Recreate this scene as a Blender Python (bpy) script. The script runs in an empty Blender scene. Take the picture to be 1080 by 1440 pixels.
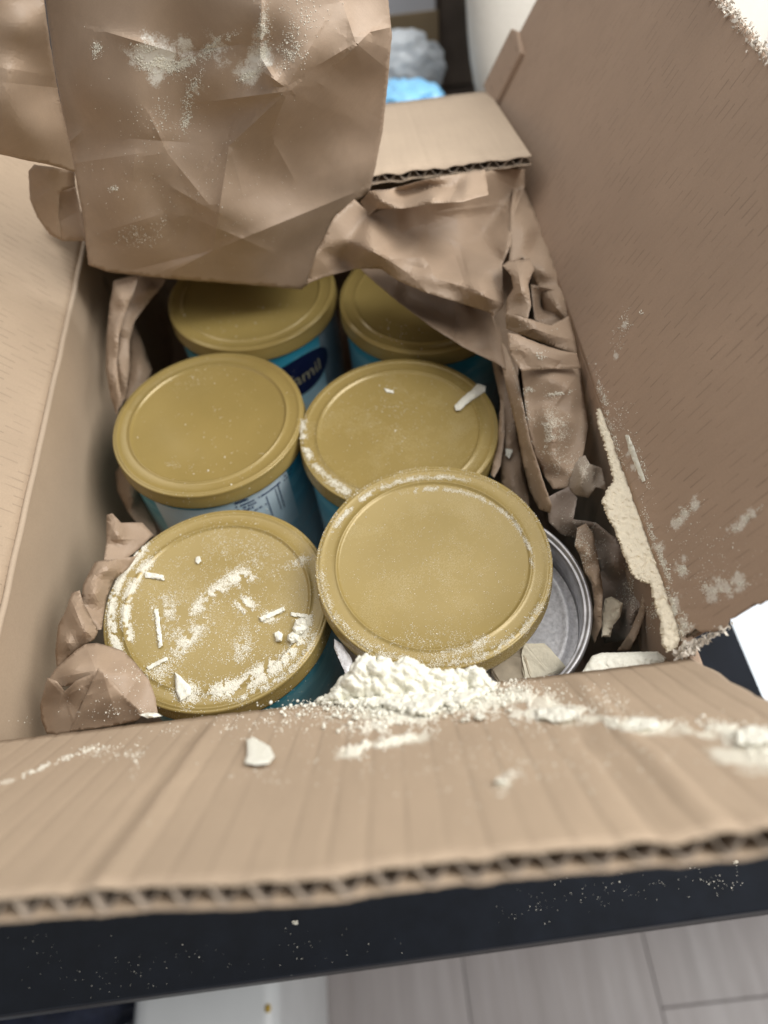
import bpy, bmesh, math, random
import numpy as np
from mathutils import Vector, Matrix
from mathutils.geometry import delaunay_2d_cdt
from mathutils.bvhtree import BVHTree
from mathutils import noise as mnoise

S = bpy.context.scene
COL = S.collection
RND = random.Random(7)
PI = math.pi

# ------------------------------------------------------------------ camera
F_PX = 1078.3                       # focal length in pixels of the 1080 x 1440 photograph
CAM = Vector((0.0, 0.0, 0.538))
FWD = Vector((-0.0073579, 0.5825997, -0.8127259))
RGT = Vector((0.9928302, -0.0927126, -0.0754492))
UPV = Vector((0.1193066, 0.8074540, 0.5777404))
cd = bpy.data.cameras.new('camera')
cam = bpy.data.objects.new('camera', cd)
COL.objects.link(cam)
cam.matrix_world = Matrix(((RGT.x, UPV.x, -FWD.x, CAM.x), (RGT.y, UPV.y, -FWD.y, CAM.y),
                           (RGT.z, UPV.z, -FWD.z, CAM.z), (0, 0, 0, 1)))
cd.sensor_fit = 'HORIZONTAL'
cd.sensor_width = 36
cd.lens = 36 * F_PX / 1080
cd.clip_start = 0.01
cd.clip_end = 30
cd.dof.use_dof = True
cd.dof.focus_distance = 0.40
cd.dof.aperture_fstop = 6.0
S.camera = cam

# ------------------------------------------------------------------ world, lamps, exposure
w = bpy.data.worlds.new('World')
S.world = w
w.use_nodes = True
w.node_tree.nodes['Background'].inputs[0].default_value = (0.95, 0.97, 1.0, 1)
w.node_tree.nodes['Background'].inputs[1].default_value = 0.29


def area(name, loc, target, sx, sy, power, col):
    l = bpy.data.lights.new(name, 'AREA')
    l.shape = 'RECTANGLE'
    l.size, l.size_y, l.energy, l.color = sx, sy, power, col
    o = bpy.data.objects.new(name, l)
    COL.objects.link(o)
    o.location = loc
    o.rotation_euler = (Vector(target) - Vector(loc)).to_track_quat('-Z', 'Y').to_euler()
    return o


area('ceiling_panel_left', (-1.42, 1.55, 2.2), (-1.42, 1.5501, 0), 1.28, 1.7, 14, (1.0, 0.98, 0.95))
area('ceiling_panel_middle', (0.1, 0.95, 2.2), (0.1, 0.9501, 0), 1.8, 1.15, 12, (1.0, 0.98, 0.95))
area('room_light', (1.2, 0.0, 1.6), (0, 0.35, 0.15), 1.2, 1.2, 40, (1.0, 0.985, 0.95))
area('background_fill', (0.75, 0.62, 1.0), (0.12, 1.25, 0.1), 0.4, 0.4, 4, (0.93, 0.96, 1.0))  # added fill lamp without a visible source, brightens the carton behind the box
S.view_settings.view_transform = 'Standard'
S.view_settings.look = 'None'
S.view_settings.exposure = 0.14
S.view_settings.gamma = 1

H = 0.2044          # height of the box's fold lines above the desk
BX0, BX1, BY0, BY1 = -0.203, 0.128, 0.1374, 0.668
LID_Z = 0.165


def ray(px, py):
    return (FWD * F_PX + RGT * (px - 540) - UPV * (py - 720)).normalized()


def P(px, py, z):
    d = ray(px, py)
    return CAM + d * ((z - CAM.z) / d.z)


def PY(px, py, y):
    d = ray(px, py)
    return CAM + d * (y / d.y)


# ------------------------------------------------------------------ helpers
def tag(o, label=None, cat=None, group=None, kind=None):
    if label: o['label'] = label
    if cat: o['category'] = cat
    if group: o['group'] = group
    if kind: o['kind'] = kind
    return o


def empty(name, loc, label, cat, group=None, rot=(0, 0, 0)):
    o = bpy.data.objects.new(name, None)
    COL.objects.link(o)
    o.location = loc
    o.rotation_euler = rot
    o.empty_display_size = 0.02
    return tag(o, label, cat, group)


def mesh_obj(name, verts, faces, mat, parent=None, smooth=False, loc=None):
    me = bpy.data.meshes.new(name)
    me.from_pydata([tuple(v) for v in verts], [], faces)
    me.update()
    if smooth: me.polygons.foreach_set('use_smooth', [True] * len(me.polygons))
    if mat: me.materials.append(mat)
    o = bpy.data.objects.new(name, me)
    COL.objects.link(o)
    if parent:
        o.parent = parent
    if loc is not None: o.location = loc
    return o


def bm_obj(name, bm, mat, parent=None, smooth=False):
    me = bpy.data.meshes.new(name)
    bm.to_mesh(me)
    bm.free()
    if smooth: me.polygons.foreach_set('use_smooth', [True] * len(me.polygons))
    if mat: me.materials.append(mat)
    o = bpy.data.objects.new(name, me)
    COL.objects.link(o)
    if parent: o.parent = parent
    return o


def box_bm(x0, x1, y0, y1, z0, z1, bev=0.0, bm=None):
    bm = bm or bmesh.new()
    r = bmesh.ops.create_cube(bm, size=1)
    for v in r['verts']:
        v.co = Vector((x0 + (v.co.x + .5) * (x1 - x0), y0 + (v.co.y + .5) * (y1 - y0), z0 + (v.co.z + .5) * (z1 - z0)))
    if bev:
        es = list({e for v in r['verts'] for e in v.link_edges})
        bmesh.ops.bevel(bm, geom=es, offset=bev, segments=3, affect='EDGES', profile=0.6)
    return bm


def lathe(profile, n, closed=False):
    vs, fs = [], []
    m = len(profile)
    for i in range(n):
        a = 2 * PI * i / n
        for r, z in profile: vs.append((r * math.cos(a), r * math.sin(a), z))
    for i in range(n):
        j = (i + 1) % n
        for k in range(m - 1 if not closed else m):
            l = (k + 1) % m
            fs.append((i * m + k, j * m + k, j * m + l, i * m + l))
    return vs, fs


# ------------------------------------------------------------------ materials
class NT:
    def __init__(s, name):
        s.m = bpy.data.materials.new(name)
        s.m.use_nodes = True
        s.t = s.m.node_tree
        s.b = s.t.nodes['Principled BSDF']

    def n(s, typ, **kw):
        nd = s.t.nodes.new(typ)
        for k, v in kw.items():
            if k.startswith('i_'):
                nd.inputs[k[2:].replace('_', ' ')].default_value = v
            else: setattr(nd, k, v)
        return nd

    def l(s, a, b): s.t.links.new(a, b)

    def set(s, **kw):
        for k, v in kw.items(): s.b.inputs[k.replace('_', ' ')].default_value = v

    def coord(s, sc=(1, 1, 1), kind='Object', rot=(0, 0, 0)):
        tc = s.n('ShaderNodeTexCoord')
        mp = s.n('ShaderNodeMapping')
        mp.inputs['Scale'].default_value = sc
        mp.inputs['Rotation'].default_value = rot
        s.l(tc.outputs[kind], mp.inputs['Vector'])
        return mp.outputs[0]

    def noise(s, vec, scale, detail=4, rough=.55):
        nd = s.n('ShaderNodeTexNoise')
        nd.inputs['Scale'].default_value = scale
        nd.inputs['Detail'].default_value = detail
        nd.inputs['Roughness'].default_value = rough
        s.l(vec, nd.inputs['Vector'])
        return nd.outputs[0]

    def ramp(s, fac, stops):
        r = s.n('ShaderNodeValToRGB')
        els = r.color_ramp.elements
        while len(els) < len(stops): els.new(.5)
        for e, (p, c) in zip(els, stops):
            e.position = p
            e.color = (*c, 1) if not isinstance(c, (int, float)) else (c, c, c, 1)
        s.l(fac, r.inputs[0])
        return r.outputs[0]

    def mix(s, fac, a, b, mode='MIX'):
        m = s.n('ShaderNodeMix', data_type='RGBA', blend_type=mode)
        for sock, v in ((m.inputs[0], fac), (m.inputs[6], a), (m.inputs[7], b)):
            if hasattr(v, 'is_linked'): s.l(v, sock)
            elif isinstance(v, (int, float)): sock.default_value = v if sock.type == 'VALUE' else (v, v, v, 1)
            else: sock.default_value = (*v, 1)
        return m.outputs[2]

    def math(s, op, a, b=0.0):
        m = s.n('ShaderNodeMath', operation=op)
        for i, v in enumerate((a, b)):
            if hasattr(v, 'is_linked'): s.l(v, m.inputs[i])
            else: m.inputs[i].default_value = v
        return m.outputs[0]

    def bump(s, h, strength, dist=0.001):
        b = s.n('ShaderNodeBump')
        b.inputs['Strength'].default_value = strength
        b.inputs['Distance'].default_value = dist
        s.l(h, b.inputs['Height'])
        s.l(b.outputs[0], s.b.inputs['Normal'])


def m_card(name, col, dash=True, streak=True):
    """kraft liner; flap local space: x along the fold, y away from the fold (flutes run along y)"""
    t = NT(name)
    v = t.coord()
    fib = t.noise(t.coord((1, 1, 1)), 900, 3)
    fib2 = t.noise(t.coord((260, 35, 35)), 1.0, 4)
    blot = t.noise(v, 9, 4)
    c = t.mix(t.ramp(blot, [(.3, 0.0), (.7, 1.0)]), tuple(x * .9 for x in col), tuple(x * 1.07 for x in col))
    c = t.mix(t.ramp(fib, [(.3, .0), (.75, .22)]), c, tuple(x * .62 for x in col))
    c = t.mix(t.ramp(fib2, [(.45, .0), (.75, .16)]), c, tuple(x * .7 for x in col))
    if name.endswith('front'):      # shade of each pressed flute, painted as a faint darker line, broken up along its length
        sep = t.n('ShaderNodeSeparateXYZ')
        t.l(v, sep.inputs[0])
        xs = t.math('ADD', t.math('MULTIPLY', sep.outputs[0], 1 / 0.0105), .5)
        dd = t.math('ABSOLUTE', t.math('SUBTRACT', t.math('FRACT', xs), .5))
        ln = t.ramp(dd, [(.015, 1.0), (.075, 0.0)])
        bk = t.ramp(t.noise(t.coord((60, 26, 10)), 1.0, 3), [(.38, .15), (.6, 1.0)])
        c = t.mix(t.math('MULTIPLY', t.math('MULTIPLY', ln, bk), .30), c, tuple(x * .45 for x in col))
    if dash:
        # short darker dashes pressed in along the flute lines (one every 5.6 mm, broken up along their length)
        sep = t.n('ShaderNodeSeparateXYZ')
        t.l(v, sep.inputs[0])
        wob = t.math('MULTIPLY', t.noise(t.coord((10, 10, 10)), 1.0, 1), .0022)
        x = t.math('ADD', sep.outputs[0], wob)
        xs = t.math('MULTIPLY', x, 1 / 0.0056)
        fr = t.math('FRACT', xs)
        line = t.math('LESS_THAN', fr, .13)
        wn = t.n('ShaderNodeTexWhiteNoise', noise_dimensions='1D')
        t.l(t.math('FLOOR', xs), wn.inputs['W'])
        ph_ = t.math('ADD', t.math('MULTIPLY', sep.outputs[1], 52), t.math('MULTIPLY', wn.outputs['Value'], 9))
        brk = t.math('LESS_THAN', t.math('FRACT', ph_), .55)
        soft = t.ramp(t.noise(t.coord((30, 45, 30)), 1.0, 2), [(.35, 0.0), (.65, 1.0)])
        d = t.math('MULTIPLY', t.math('MULTIPLY', t.math('MULTIPLY', line, brk), soft), .42)
        c = t.mix(d, c, tuple(x * .35 for x in col))
    t.l(c, t.b.inputs['Base Color'])
    t.set(Roughness=.78)
    t.b.inputs['Specular IOR Level'].default_value = .25
    t.bump(fib, .12, .0006)
    return t.m


def m_paper(name, col):
    t = NT(name)
    v = t.coord()
    f1 = t.noise(v, 1400, 2)
    f2 = t.noise(v, 26, 5)
    st = t.noise(t.coord((60, 900, 60), rot=(0, 0, .5)), 1, 3)
    c = t.mix(t.ramp(f2, [(.3, 0.0), (.72, 1.0)]), tuple(x * .86 for x in col), tuple(x * 1.08 for x in col))
    c = t.mix(t.ramp(f1, [(.35, .0), (.7, .2)]), c, tuple(x * .7 for x in col))
    c = t.mix(t.ramp(st, [(.4, .0), (.75, .13)]), c, tuple(x * .65 for x in col))
    t.l(c, t.b.inputs['Base Color'])
    t.set(Roughness=.55)
    t.b.inputs['Specular IOR Level'].default_value = .42
    hh = t.mix(.5, f2, f1)
    t.bump(f1, .12, .0004)
    return t.m


def m_plain(name, col, rough=.5, metal=0.0, spec=.5, var=.12, scale=30, bump=0.0):
    t = NT(name)
    v = t.coord()
    nz = t.noise(v, scale, 5)
    c = t.mix(t.ramp(nz, [(.3, 0.0), (.7, 1.0)]), tuple(x * (1 - var) for x in col), tuple(min(1, x * (1 + var)) for x in col))
    t.l(c, t.b.inputs['Base Color'])
    t.set(Roughness=rough, Metallic=metal)
    t.b.inputs['Specular IOR Level'].default_value = spec
    if bump: t.bump(nz, bump, .002)
    return t.m


def m_lid(name='gold_lid_plastic', dust=0.0):
    t = NT(name)
    v = t.coord()
    fl = t.noise(v, 2600, 2)
    bl = t.noise(v, 22, 4)
    base = (.31, .226, .074)
    c = t.mix(t.ramp(bl, [(.3, 0.0), (.7, 1.0)]), tuple(x * .94 for x in base), tuple(x * 1.05 for x in base))
    c = t.mix(t.ramp(fl, [(.58, .0), (.72, .13)]), c, (.70, .58, .30))
    if dust:
        d1 = t.noise(v, 1500, 2)
        d2 = t.noise(v, 38, 5, .65)
        msk = t.math('MULTIPLY', t.ramp(d1, [(.48, 0.0), (.62, 1.0)]), t.ramp(d2, [(.5, 0.0), (.78, 1.0)]))
        dd = t.math('MULTIPLY', msk, dust)
        c = t.mix(dd, c, (.82, .79, .66))
        t.l(t.math('ADD', t.math('MULTIPLY', dd, .5), .27), t.b.inputs['Roughness'])
    else:
        t.l(t.ramp(bl, [(.3, .17), (.7, .24)]), t.b.inputs['Roughness'])
    t.l(c, t.b.inputs['Base Color'])
    t.set(Metallic=.12)
    t.bump(fl, .08, .0003)
    return t.m


CARD = m_card('kraft_cardboard', (.44, .335, .238))
CARDF = m_card('kraft_cardboard_front', (.44, .335, .238), dash=False)
CARDP = m_card('kraft_cardboard_plain', (.46, .36, .265), dash=False)
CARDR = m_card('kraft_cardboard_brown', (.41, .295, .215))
EDGE = m_plain('cardboard_cut_edge', (.33, .27, .215), .9, var=.25, scale=600, spec=.1)
TORN = m_plain('torn_paper_fibre', (.66, .60, .52), .95, var=.2, scale=900, spec=.1)
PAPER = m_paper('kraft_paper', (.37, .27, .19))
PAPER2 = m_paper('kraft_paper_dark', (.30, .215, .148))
POWDER = NT('cream_powder')
_v = POWDER.coord()
_n = POWDER.noise(_v, 700, 4)
POWDER.l(POWDER.ramp(_n, [(.3, (.72, .70, .595)), (.7, (.81, .79, .70))]), POWDER.b.inputs['Base Color'])
POWDER.set(Roughness=.95)
POWDER.b.inputs['Specular IOR Level'].default_value = .15
POWDER.bump(_n, .5, .0006)
POWDER = POWDER.m
DUSTM = m_plain('white_powder_grains', (.80, .77, .67), .9, var=.04, scale=300, spec=.2)
CHUNKM = m_plain('cream_cake', (.76, .68, .53), .92, var=.06, scale=420, spec=.1, bump=.5)
STEEL = m_plain('tin_steel', (.50, .49, .50), .42, metal=.7, var=.25, scale=120)
STEELD = m_plain('tin_inner_wall', (.50, .50, .52), .35, metal=.7, var=.35, scale=70)
FOIL = m_plain('frosted_seal', (.82, .81, .83), .6, metal=.2, var=.2, scale=420, bump=.3)



def add_dust(mat, pts, col=(.78, .76, .69), strength=.8, fine=1300, coarse=55):
    """powder film with a shape of its own: soft round patches (local centre, radius), broken up by noise"""
    nt = mat.node_tree
    b = nt.nodes['Principled BSDF']
    t = NT.__new__(NT); t.m, t.t, t.b = mat, nt, b
    src = b.inputs['Base Color'].links[0].from_socket
    v = t.coord()
    acc = None
    for c_, r_ in pts:
        vm = t.n('ShaderNodeVectorMath', operation='DISTANCE')
        t.l(v, vm.inputs[0]); vm.inputs[1].default_value = tuple(c_)
        f = t.math('SUBTRACT', 1.0, t.math('MULTIPLY', vm.outputs['Value'], 1 / r_))
        acc = f if acc is None else t.math('MAXIMUM', acc, f)
    acc = t.math('MAXIMUM', acc, 0.0)
    n1 = t.noise(v, fine, 3)
    n2 = t.noise(v, coarse, 5, .65)
    m = t.math('ADD', t.math('MULTIPLY', acc, 1.0), t.math('MULTIPLY', t.math('SUBTRACT', n2, .5), 3.2))
    m = t.math('ADD', m, t.math('MULTIPLY', t.math('SUBTRACT', n1, .5), .9))
    m = t.ramp(m, [(.38, 0.0), (.82, 1.0)])
    m = t.math('MULTIPLY', m, t.ramp(acc, [(.0, 0.0), (.25, 1.0)]))
    m = t.math('MULTIPLY', m, strength)
    t.l(t.mix(m, src, col), b.inputs['Base Color'])


# ------------------------------------------------------------------ crumpled paper sheets


def _tri_interp(tv, tris, vals, q):
    """piecewise linear interpolation over a triangulation; points just outside use the nearest triangle's plane"""
    out = np.zeros(len(q))
    best = np.full(len(q), -1e9)
    for a, b, c in tris:
        A, B, C = tv[a], tv[b], tv[c]
        d = (B[0] - A[0]) * (C[1] - A[1]) - (C[0] - A[0]) * (B[1] - A[1])
        if abs(d) < 1e-6: continue
        s = ((q[:, 0] - A[0]) * (C[1] - A[1]) - (C[0] - A[0]) * (q[:, 1] - A[1])) / d
        t = ((B[0] - A[0]) * (q[:, 1] - A[1]) - (q[:, 0] - A[0]) * (B[1] - A[1])) / d
        k = np.minimum(np.minimum(s, t), 1 - s - t) * math.sqrt(abs(d))
        m = k > best
        best[m] = k[m]
        sc, tc = np.clip(s, 0, 1), np.clip(t, 0, 1)
        out[m] = (vals[a] * (1 - sc - tc) + vals[b] * sc + vals[c] * tc)[m]
    return out


def facet_tri(lo, hi, spacing, rng, stretch=(1.0, 0.0)):
    """random creased facets: random heights on a random triangulation"""
    k, ang = stretch
    R = np.array([[math.cos(ang), -math.sin(ang)], [math.sin(ang), math.cos(ang)]])
    c0 = (lo + hi) / 2
    ext = np.abs(hi - lo).max() * .8 + spacing * k
    nx = max(3, int(2 * ext / spacing / k)); ny = max(3, int(2 * ext / spacing))
    gx, gy = np.meshgrid(np.linspace(-ext, ext, nx), np.linspace(-ext, ext, ny))
    pts = np.stack([gx.ravel(), gy.ravel()], 1)
    pts += rng.uniform(-.5, .5, pts.shape) * [spacing * k, spacing]
    pts = pts @ R.T + c0
    keep = ((pts > lo - spacing * 2 * k) & (pts < hi + spacing * 2 * k)).all(1)
    pts = pts[keep]
    r = delaunay_2d_cdt([Vector(p) for p in pts], [], [], 0, 1e-6)
    tv = np.array([tuple(v) for v in r[0]])
    vals = rng.uniform(-1, 1, len(tv)) * rng.uniform(.35, 1, len(tv))
    return tv, [tuple(f) for f in r[2]], vals


def crease_points(tv, tris, sp):
    es = set()
    for f in tris:
        for i in range(3):
            a, b = f[i], f[(i + 1) % 3]
            es.add((min(a, b), max(a, b)))
    out = []
    for a, b in es:
        L = np.hypot(*(tv[b] - tv[a])); k = max(1, int(L / sp))
        for j in range(k + 1): out.append(tv[a] + (tv[b] - tv[a]) * j / k)
    return np.array(out).reshape(-1, 2)


def paper(name, outline, inner, mat, mode='z', amp=((34, .004), (14, .0012)), sp=6, seed=1, parent=None,
          stretch=(1.0, 0.0), smooth=1, rough=.35, th=.00015, folds=(), sharp=9, base=22, creases=(), rc=1.0):
    """one creased sheet: traced corners carry their own real height (z) or depth (y); facets and small creases follow"""
    if base < 10:      # small folded pieces: traced shape slightly rounded, its fold lines kept as crisp ridges
        amp, rc, base = [(amp[0][0] * 2, amp[0][1] * .25)], 2.0, 2
        both = [p[:2] for p in inner]
        creases = list(creases) + [(*both[a], *both[b], .0014, 9) for a, b in folds if a < len(both) and b < len(both)]
    amp = [(s_ * 1.5, a_ * (.33 if i == 0 else .4)) for i, (s_, a_) in enumerate(amp)]
    rng = np.random.RandomState(seed)
    # refine the outline with a slightly ragged edge
    ol = []
    n = len(outline)
    for i in range(n):
        a, b = outline[i], outline[(i + 1) % n]
        L = math.hypot(b[0] - a[0], b[1] - a[1])
        k = max(1, int(L / sp))
        ol.append(tuple(a))
        for j in range(1, k):
            f = j / k
            nx, ny = -(b[1] - a[1]) / L, (b[0] - a[0]) / L
            o = rng.uniform(-rough, rough)
            ol.append((a[0] + (b[0] - a[0]) * f + nx * o, a[1] + (b[1] - a[1]) * f + ny * o, a[2] + (b[2] - a[2]) * f))
    # coarse triangulation for heights
    cv = [Vector(p[:2]) for p in outline] + [Vector(p[:2]) for p in inner]
    hv = [p[2] for p in outline] + [p[2] for p in inner]
    # dense points
    xs = [p[0] for p in ol]; ys = [p[1] for p in ol]
    pts = [Vector(p[:2]) for p in ol]
    poly = np.array([p[:2] for p in ol])

    gx = np.arange(min(xs), max(xs), sp)
    gy = np.arange(min(ys), max(ys), sp * .87)
    G = np.array([(x + (sp / 2 if i % 2 else 0), y) for i, y in enumerate(gy) for x in gx])
    G = G + rng.uniform(-.18, .18, G.shape) * sp
    inside = np.zeros(len(G), bool)
    for i in range(len(poly)):
        a, b = poly[i], poly[(i + 1) % len(poly)]
        if a[1] == b[1]: continue
        c = ((a[1] > G[:, 1]) != (b[1] > G[:, 1])) & (G[:, 0] < (b[0] - a[0]) * (G[:, 1] - a[1]) / (b[1] - a[1]) + a[0])
        inside ^= c
    G = G[inside]
    dmin = np.array([((poly - g) ** 2).sum(1).min() for g in G]) if len(G) else np.zeros(0)
    G = G[dmin > (sp * .55) ** 2]
    # creases of the traced corners and of the largest random facets are sampled so that they stay crisp
    lo_, hi_ = poly.min(0), poly.max(0)
    cva = np.array([tuple(c) for c in cv])
    ctris = delaunay_faces(cv, n, folds)
    fields = [facet_tri(lo_, hi_, s_, rng, stretch) for s_, a_ in amp]
    CP = crease_points(cva, ctris, sp)
    if base > 0: CP = np.zeros((0, 2))
    elif fields: CP = np.vstack([CP, crease_points(fields[0][0], fields[0][1], sp)])
    span = np.array([max(xs) - min(xs), max(ys) - min(ys)])
    big = min(1.0, math.sqrt(span[0] * span[1]) / 300)
    CR = [list(c) for c in creases]
    nr = int(rc * (5 + span[0] * span[1] / 4200.0))
    for _ in range(nr):
        q = lo_ + rng.uniform(0, 1, 2) * (hi_ - lo_)
        if CR and rng.uniform() < .6:      # start from the end of another crease, as real creases do
            w_ = CR[rng.randint(len(CR))]; q = np.array(w_[0:2] if rng.uniform() < .5 else w_[2:4])
        an_ = rng.uniform(0, PI) if stretch[0] == 1 else stretch[1] + rng.normal(0, .5)
        L_ = rng.uniform(25, 110) * (.45 + .75 * big) * (1 if stretch[0] == 1 else 1.3)
        h_ = rng.choice([-1, 1], p=[.4, .6]) * rng.uniform(.0006, .0024) * (.5 + .5 * big)
        w_ = rng.uniform(6, 24) * (.5 + .6 * big)
        if base < 10: w_ *= .8
        CR.append([q[0], q[1], q[0] + math.cos(an_) * L_, q[1] + math.sin(an_) * L_, h_, w_])
    for c_ in CR:
        k_ = max(2, int(math.hypot(c_[2] - c_[0], c_[3] - c_[1]) / sp))
        CP = np.vstack([CP, [[c_[0] + (c_[2] - c_[0]) * j_ / k_, c_[1] + (c_[3] - c_[1]) * j_ / k_] for j_ in range(k_ + 1)]])
    ins = np.zeros(len(CP), bool)
    for i in range(len(poly)):
        a, b = poly[i], poly[(i + 1) % len(poly)]
        if a[1] == b[1]: continue
        ins ^= ((a[1] > CP[:, 1]) != (b[1] > CP[:, 1])) & (CP[:, 0] < (b[0] - a[0]) * (CP[:, 1] - a[1]) / (b[1] - a[1]) + a[0])
    CP = CP[ins]
    keep, cells = [], {}
    def near(q, d):
        cx_, cy_ = int(q[0] // sp), int(q[1] // sp)
        for ii in (cx_ - 1, cx_, cx_ + 1):
            for jj in (cy_ - 1, cy_, cy_ + 1):
                for w_ in cells.get((ii, jj), ()):
                    if (w_[0] - q[0]) ** 2 + (w_[1] - q[1]) ** 2 < d * d: return True
        return False
    def put(q): cells.setdefault((int(q[0] // sp), int(q[1] // sp)), []).append(q)
    for q in poly: put(q)
    for q in CP:
        if not near(q, sp * .45): put(q); keep.append(q)
    for q in G:
        if not near(q, sp * .7): put(q); keep.append(q)
    m = len(pts)
    pts += [Vector(g) for g in keep]
    r = delaunay_2d_cdt(pts, [(i, (i + 1) % m) for i in range(m)], [], 1, 1e-6)
    V = np.array([tuple(v) for v in r[0]])
    F = [tuple(f) for f in r[2]]
    z = _tri_interp(cva, ctris, np.array(hv), V)
    nb = [[] for _ in V]
    for f in F:
        for i in range(3):
            nb[f[i]].append(f[(i + 1) % 3])
            nb[f[(i + 1) % 3]].append(f[i])
    mx_ = max(len(k) for k in nb)
    NB = np.array([k + [i] * (mx_ - len(k)) for i, k in enumerate(nb)])
    if base > 0:      # round off the traced shape: blur it on a regular raster, then read it back at the mesh points
        st = sp * 1.1
        gx_ = np.arange(lo_[0] - 4 * st, hi_[0] + 5 * st, st); gy_ = np.arange(lo_[1] - 4 * st, hi_[1] + 5 * st, st)
        XX, YY = np.meshgrid(gx_, gy_)
        R_ = _tri_interp(cva, ctris, np.array(hv), np.stack([XX.ravel(), YY.ravel()], 1)).reshape(XX.shape)
        for _ in range(base):
            E_ = np.pad(R_, 1, mode='edge')
            R_ = (E_[1:-1, 1:-1] * 4 + E_[:-2, 1:-1] * 2 + E_[2:, 1:-1] * 2 + E_[1:-1, :-2] * 2 + E_[1:-1, 2:] * 2 + E_[:-2, :-2] + E_[2:, 2:] + E_[:-2, 2:] + E_[2:, :-2]) / 16
        fx = (V[:, 0] - gx_[0]) / st; fy = (V[:, 1] - gy_[0]) / st
        ix, iy = fx.astype(int), fy.astype(int); fx -= ix; fy -= iy
        z = (R_[iy, ix] * (1 - fx) * (1 - fy) + R_[iy, ix + 1] * fx * (1 - fy) + R_[iy + 1, ix] * (1 - fx) * fy + R_[iy + 1, ix + 1] * fx * fy)
    for (x0_, y0_, x1_, y1_, h_, w_) in CR:
        dx_, dy_ = x1_ - x0_, y1_ - y0_
        L2 = dx_ * dx_ + dy_ * dy_ + 1e-9
        tt = ((V[:, 0] - x0_) * dx_ + (V[:, 1] - y0_) * dy_) / L2
        tc = np.clip(tt, 0, 1)
        sd = ((V[:, 0] - x0_) * dy_ - (V[:, 1] - y0_) * dx_) / math.sqrt(L2)
        d_ = np.hypot(V[:, 0] - x0_ - dx_ * tc, V[:, 1] - y0_ - dy_ * tc)
        ww = np.where(sd > 0, w_, w_ * 2.2)
        z = z - h_ * (1 if mode == 'y' else -1) * np.exp(-d_ / ww) * (np.clip(1.15 - np.abs(tc - .5) * 2, 0, 1)) ** .6
    if base > 0: amp = [(s_, a_ * .5) for s_, a_ in amp]
    for (s_, a_), (tv_, tr_, vl_) in zip(amp, fields):
        z = z + a_ * _tri_interp(tv_, tr_, vl_, V)
    # light smoothing so that creases are rounded over a millimetre or so
    fn = P if mode == 'z' else PY
    W = [fn(V[i][0], V[i][1], z[i]) for i in range(len(V))]
    c0 = sum(W, Vector()) / len(W)
    if parent is not None: c0 = parent.location.copy()
    o = mesh_obj(name, [p - c0 for p in W], F, mat, parent, smooth=True, loc=None if parent else c0)
    o.data.set_sharp_from_angle(angle=math.radians(sharp))
    md = o.modifiers.new('thickness', 'SOLIDIFY')
    md.thickness = th
    md.offset = 0
    return o


def delaunay_faces(cv, n, folds):
    r = delaunay_2d_cdt(cv, [(i, (i + 1) % n) for i in range(n)] + [(n + a, n + b) for a, b in folds], [], 0, 1e-6)
    out = []
    for f in r[2]:
        g = []
        for i in f:
            og = r[3][i]
            g.append(og[0] if og else None)
        if None not in g: out.append(g)
    return out


# ------------------------------------------------------------------ desk, floor and room behind
desk = empty('desk', (-0.2, 0.4, 0), 'black desk top under the cardboard box, dusted with powder', 'desk')
DESKM = m_plain('black_desk_laminate', (.007, .009, .014), .45, var=.25, scale=60, spec=.45)


def add_desk():
    # the desk is turned about half a degree against the box; its front and right edges were measured in the photograph
    bm = bmesh.new()
    fl, fr = Vector((-1.1, .031)), Vector((.2497, .0563))
    br, bl = Vector((.2375, .735)), Vector((-1.1, .71))
    for z0, z1, ins in ((-.036, -.004, 0.0),):
        vs = [bm.verts.new((p.x, p.y, z0)) for p in (fl, fr, br, bl)] + [bm.verts.new((p.x, p.y, -.0005)) for p in (fl, fr, br, bl)]
        bm.faces.new(vs[3::-1]); bm.faces.new(vs[4:])
        for i in range(4): bm.faces.new((vs[i], vs[(i + 1) % 4], vs[(i + 1) % 4 + 4], vs[i + 4]))
    bmesh.ops.bevel(bm, geom=list(bm.edges), offset=.0007, segments=2, affect='EDGES')
    o = bm_obj('desktop', bm, DESKM, desk, True)
    o.location = -desk.location
    for x, y in ((-1.0, .1), (.19, .69)):
        o = bm_obj('leg', box_bm(x - .02, x + .02, y - .02, y + .02, -.7299, -.0365, .002), DESKM, desk)
        o.location = -desk.location


add_desk()

# floor of grey-brown planks
FLOORZ = -.73
t = NT('grey_oak_plank')
oi = t.n('ShaderNodeObjectInfo')
v = t.coord((26, 2.0, 1))
g = t.noise(v, 1.6, 6, .6)
g2 = t.noise(t.coord((6, 2.4, 1)), 1.6, 4)
c = t.mix(t.ramp(g, [(.3, 0.0), (.7, 1.0)]), (.17, .145, .138), (.29, .262, .255))
c = t.mix(t.ramp(g2, [(.35, .0), (.75, .6)]), c, (.21, .175, .165))
c = t.mix(t.math('MULTIPLY', oi.outputs['Random'], .3), c, (.48, .45, .44))
t.l(c, t.b.inputs['Base Color'])
t.set(Roughness=.45)
PLANK = t.m
floor = mesh_obj('floor', [(-3, -2, FLOORZ - .006), (3, -2, FLOORZ - .006), (3, 4, FLOORZ - .006), (-3, 4, FLOORZ - .006)], [(0, 1, 2, 3)],
                 m_plain('floor_base', (.20, .18, .175), .9))
tag(floor, kind='structure')


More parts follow.
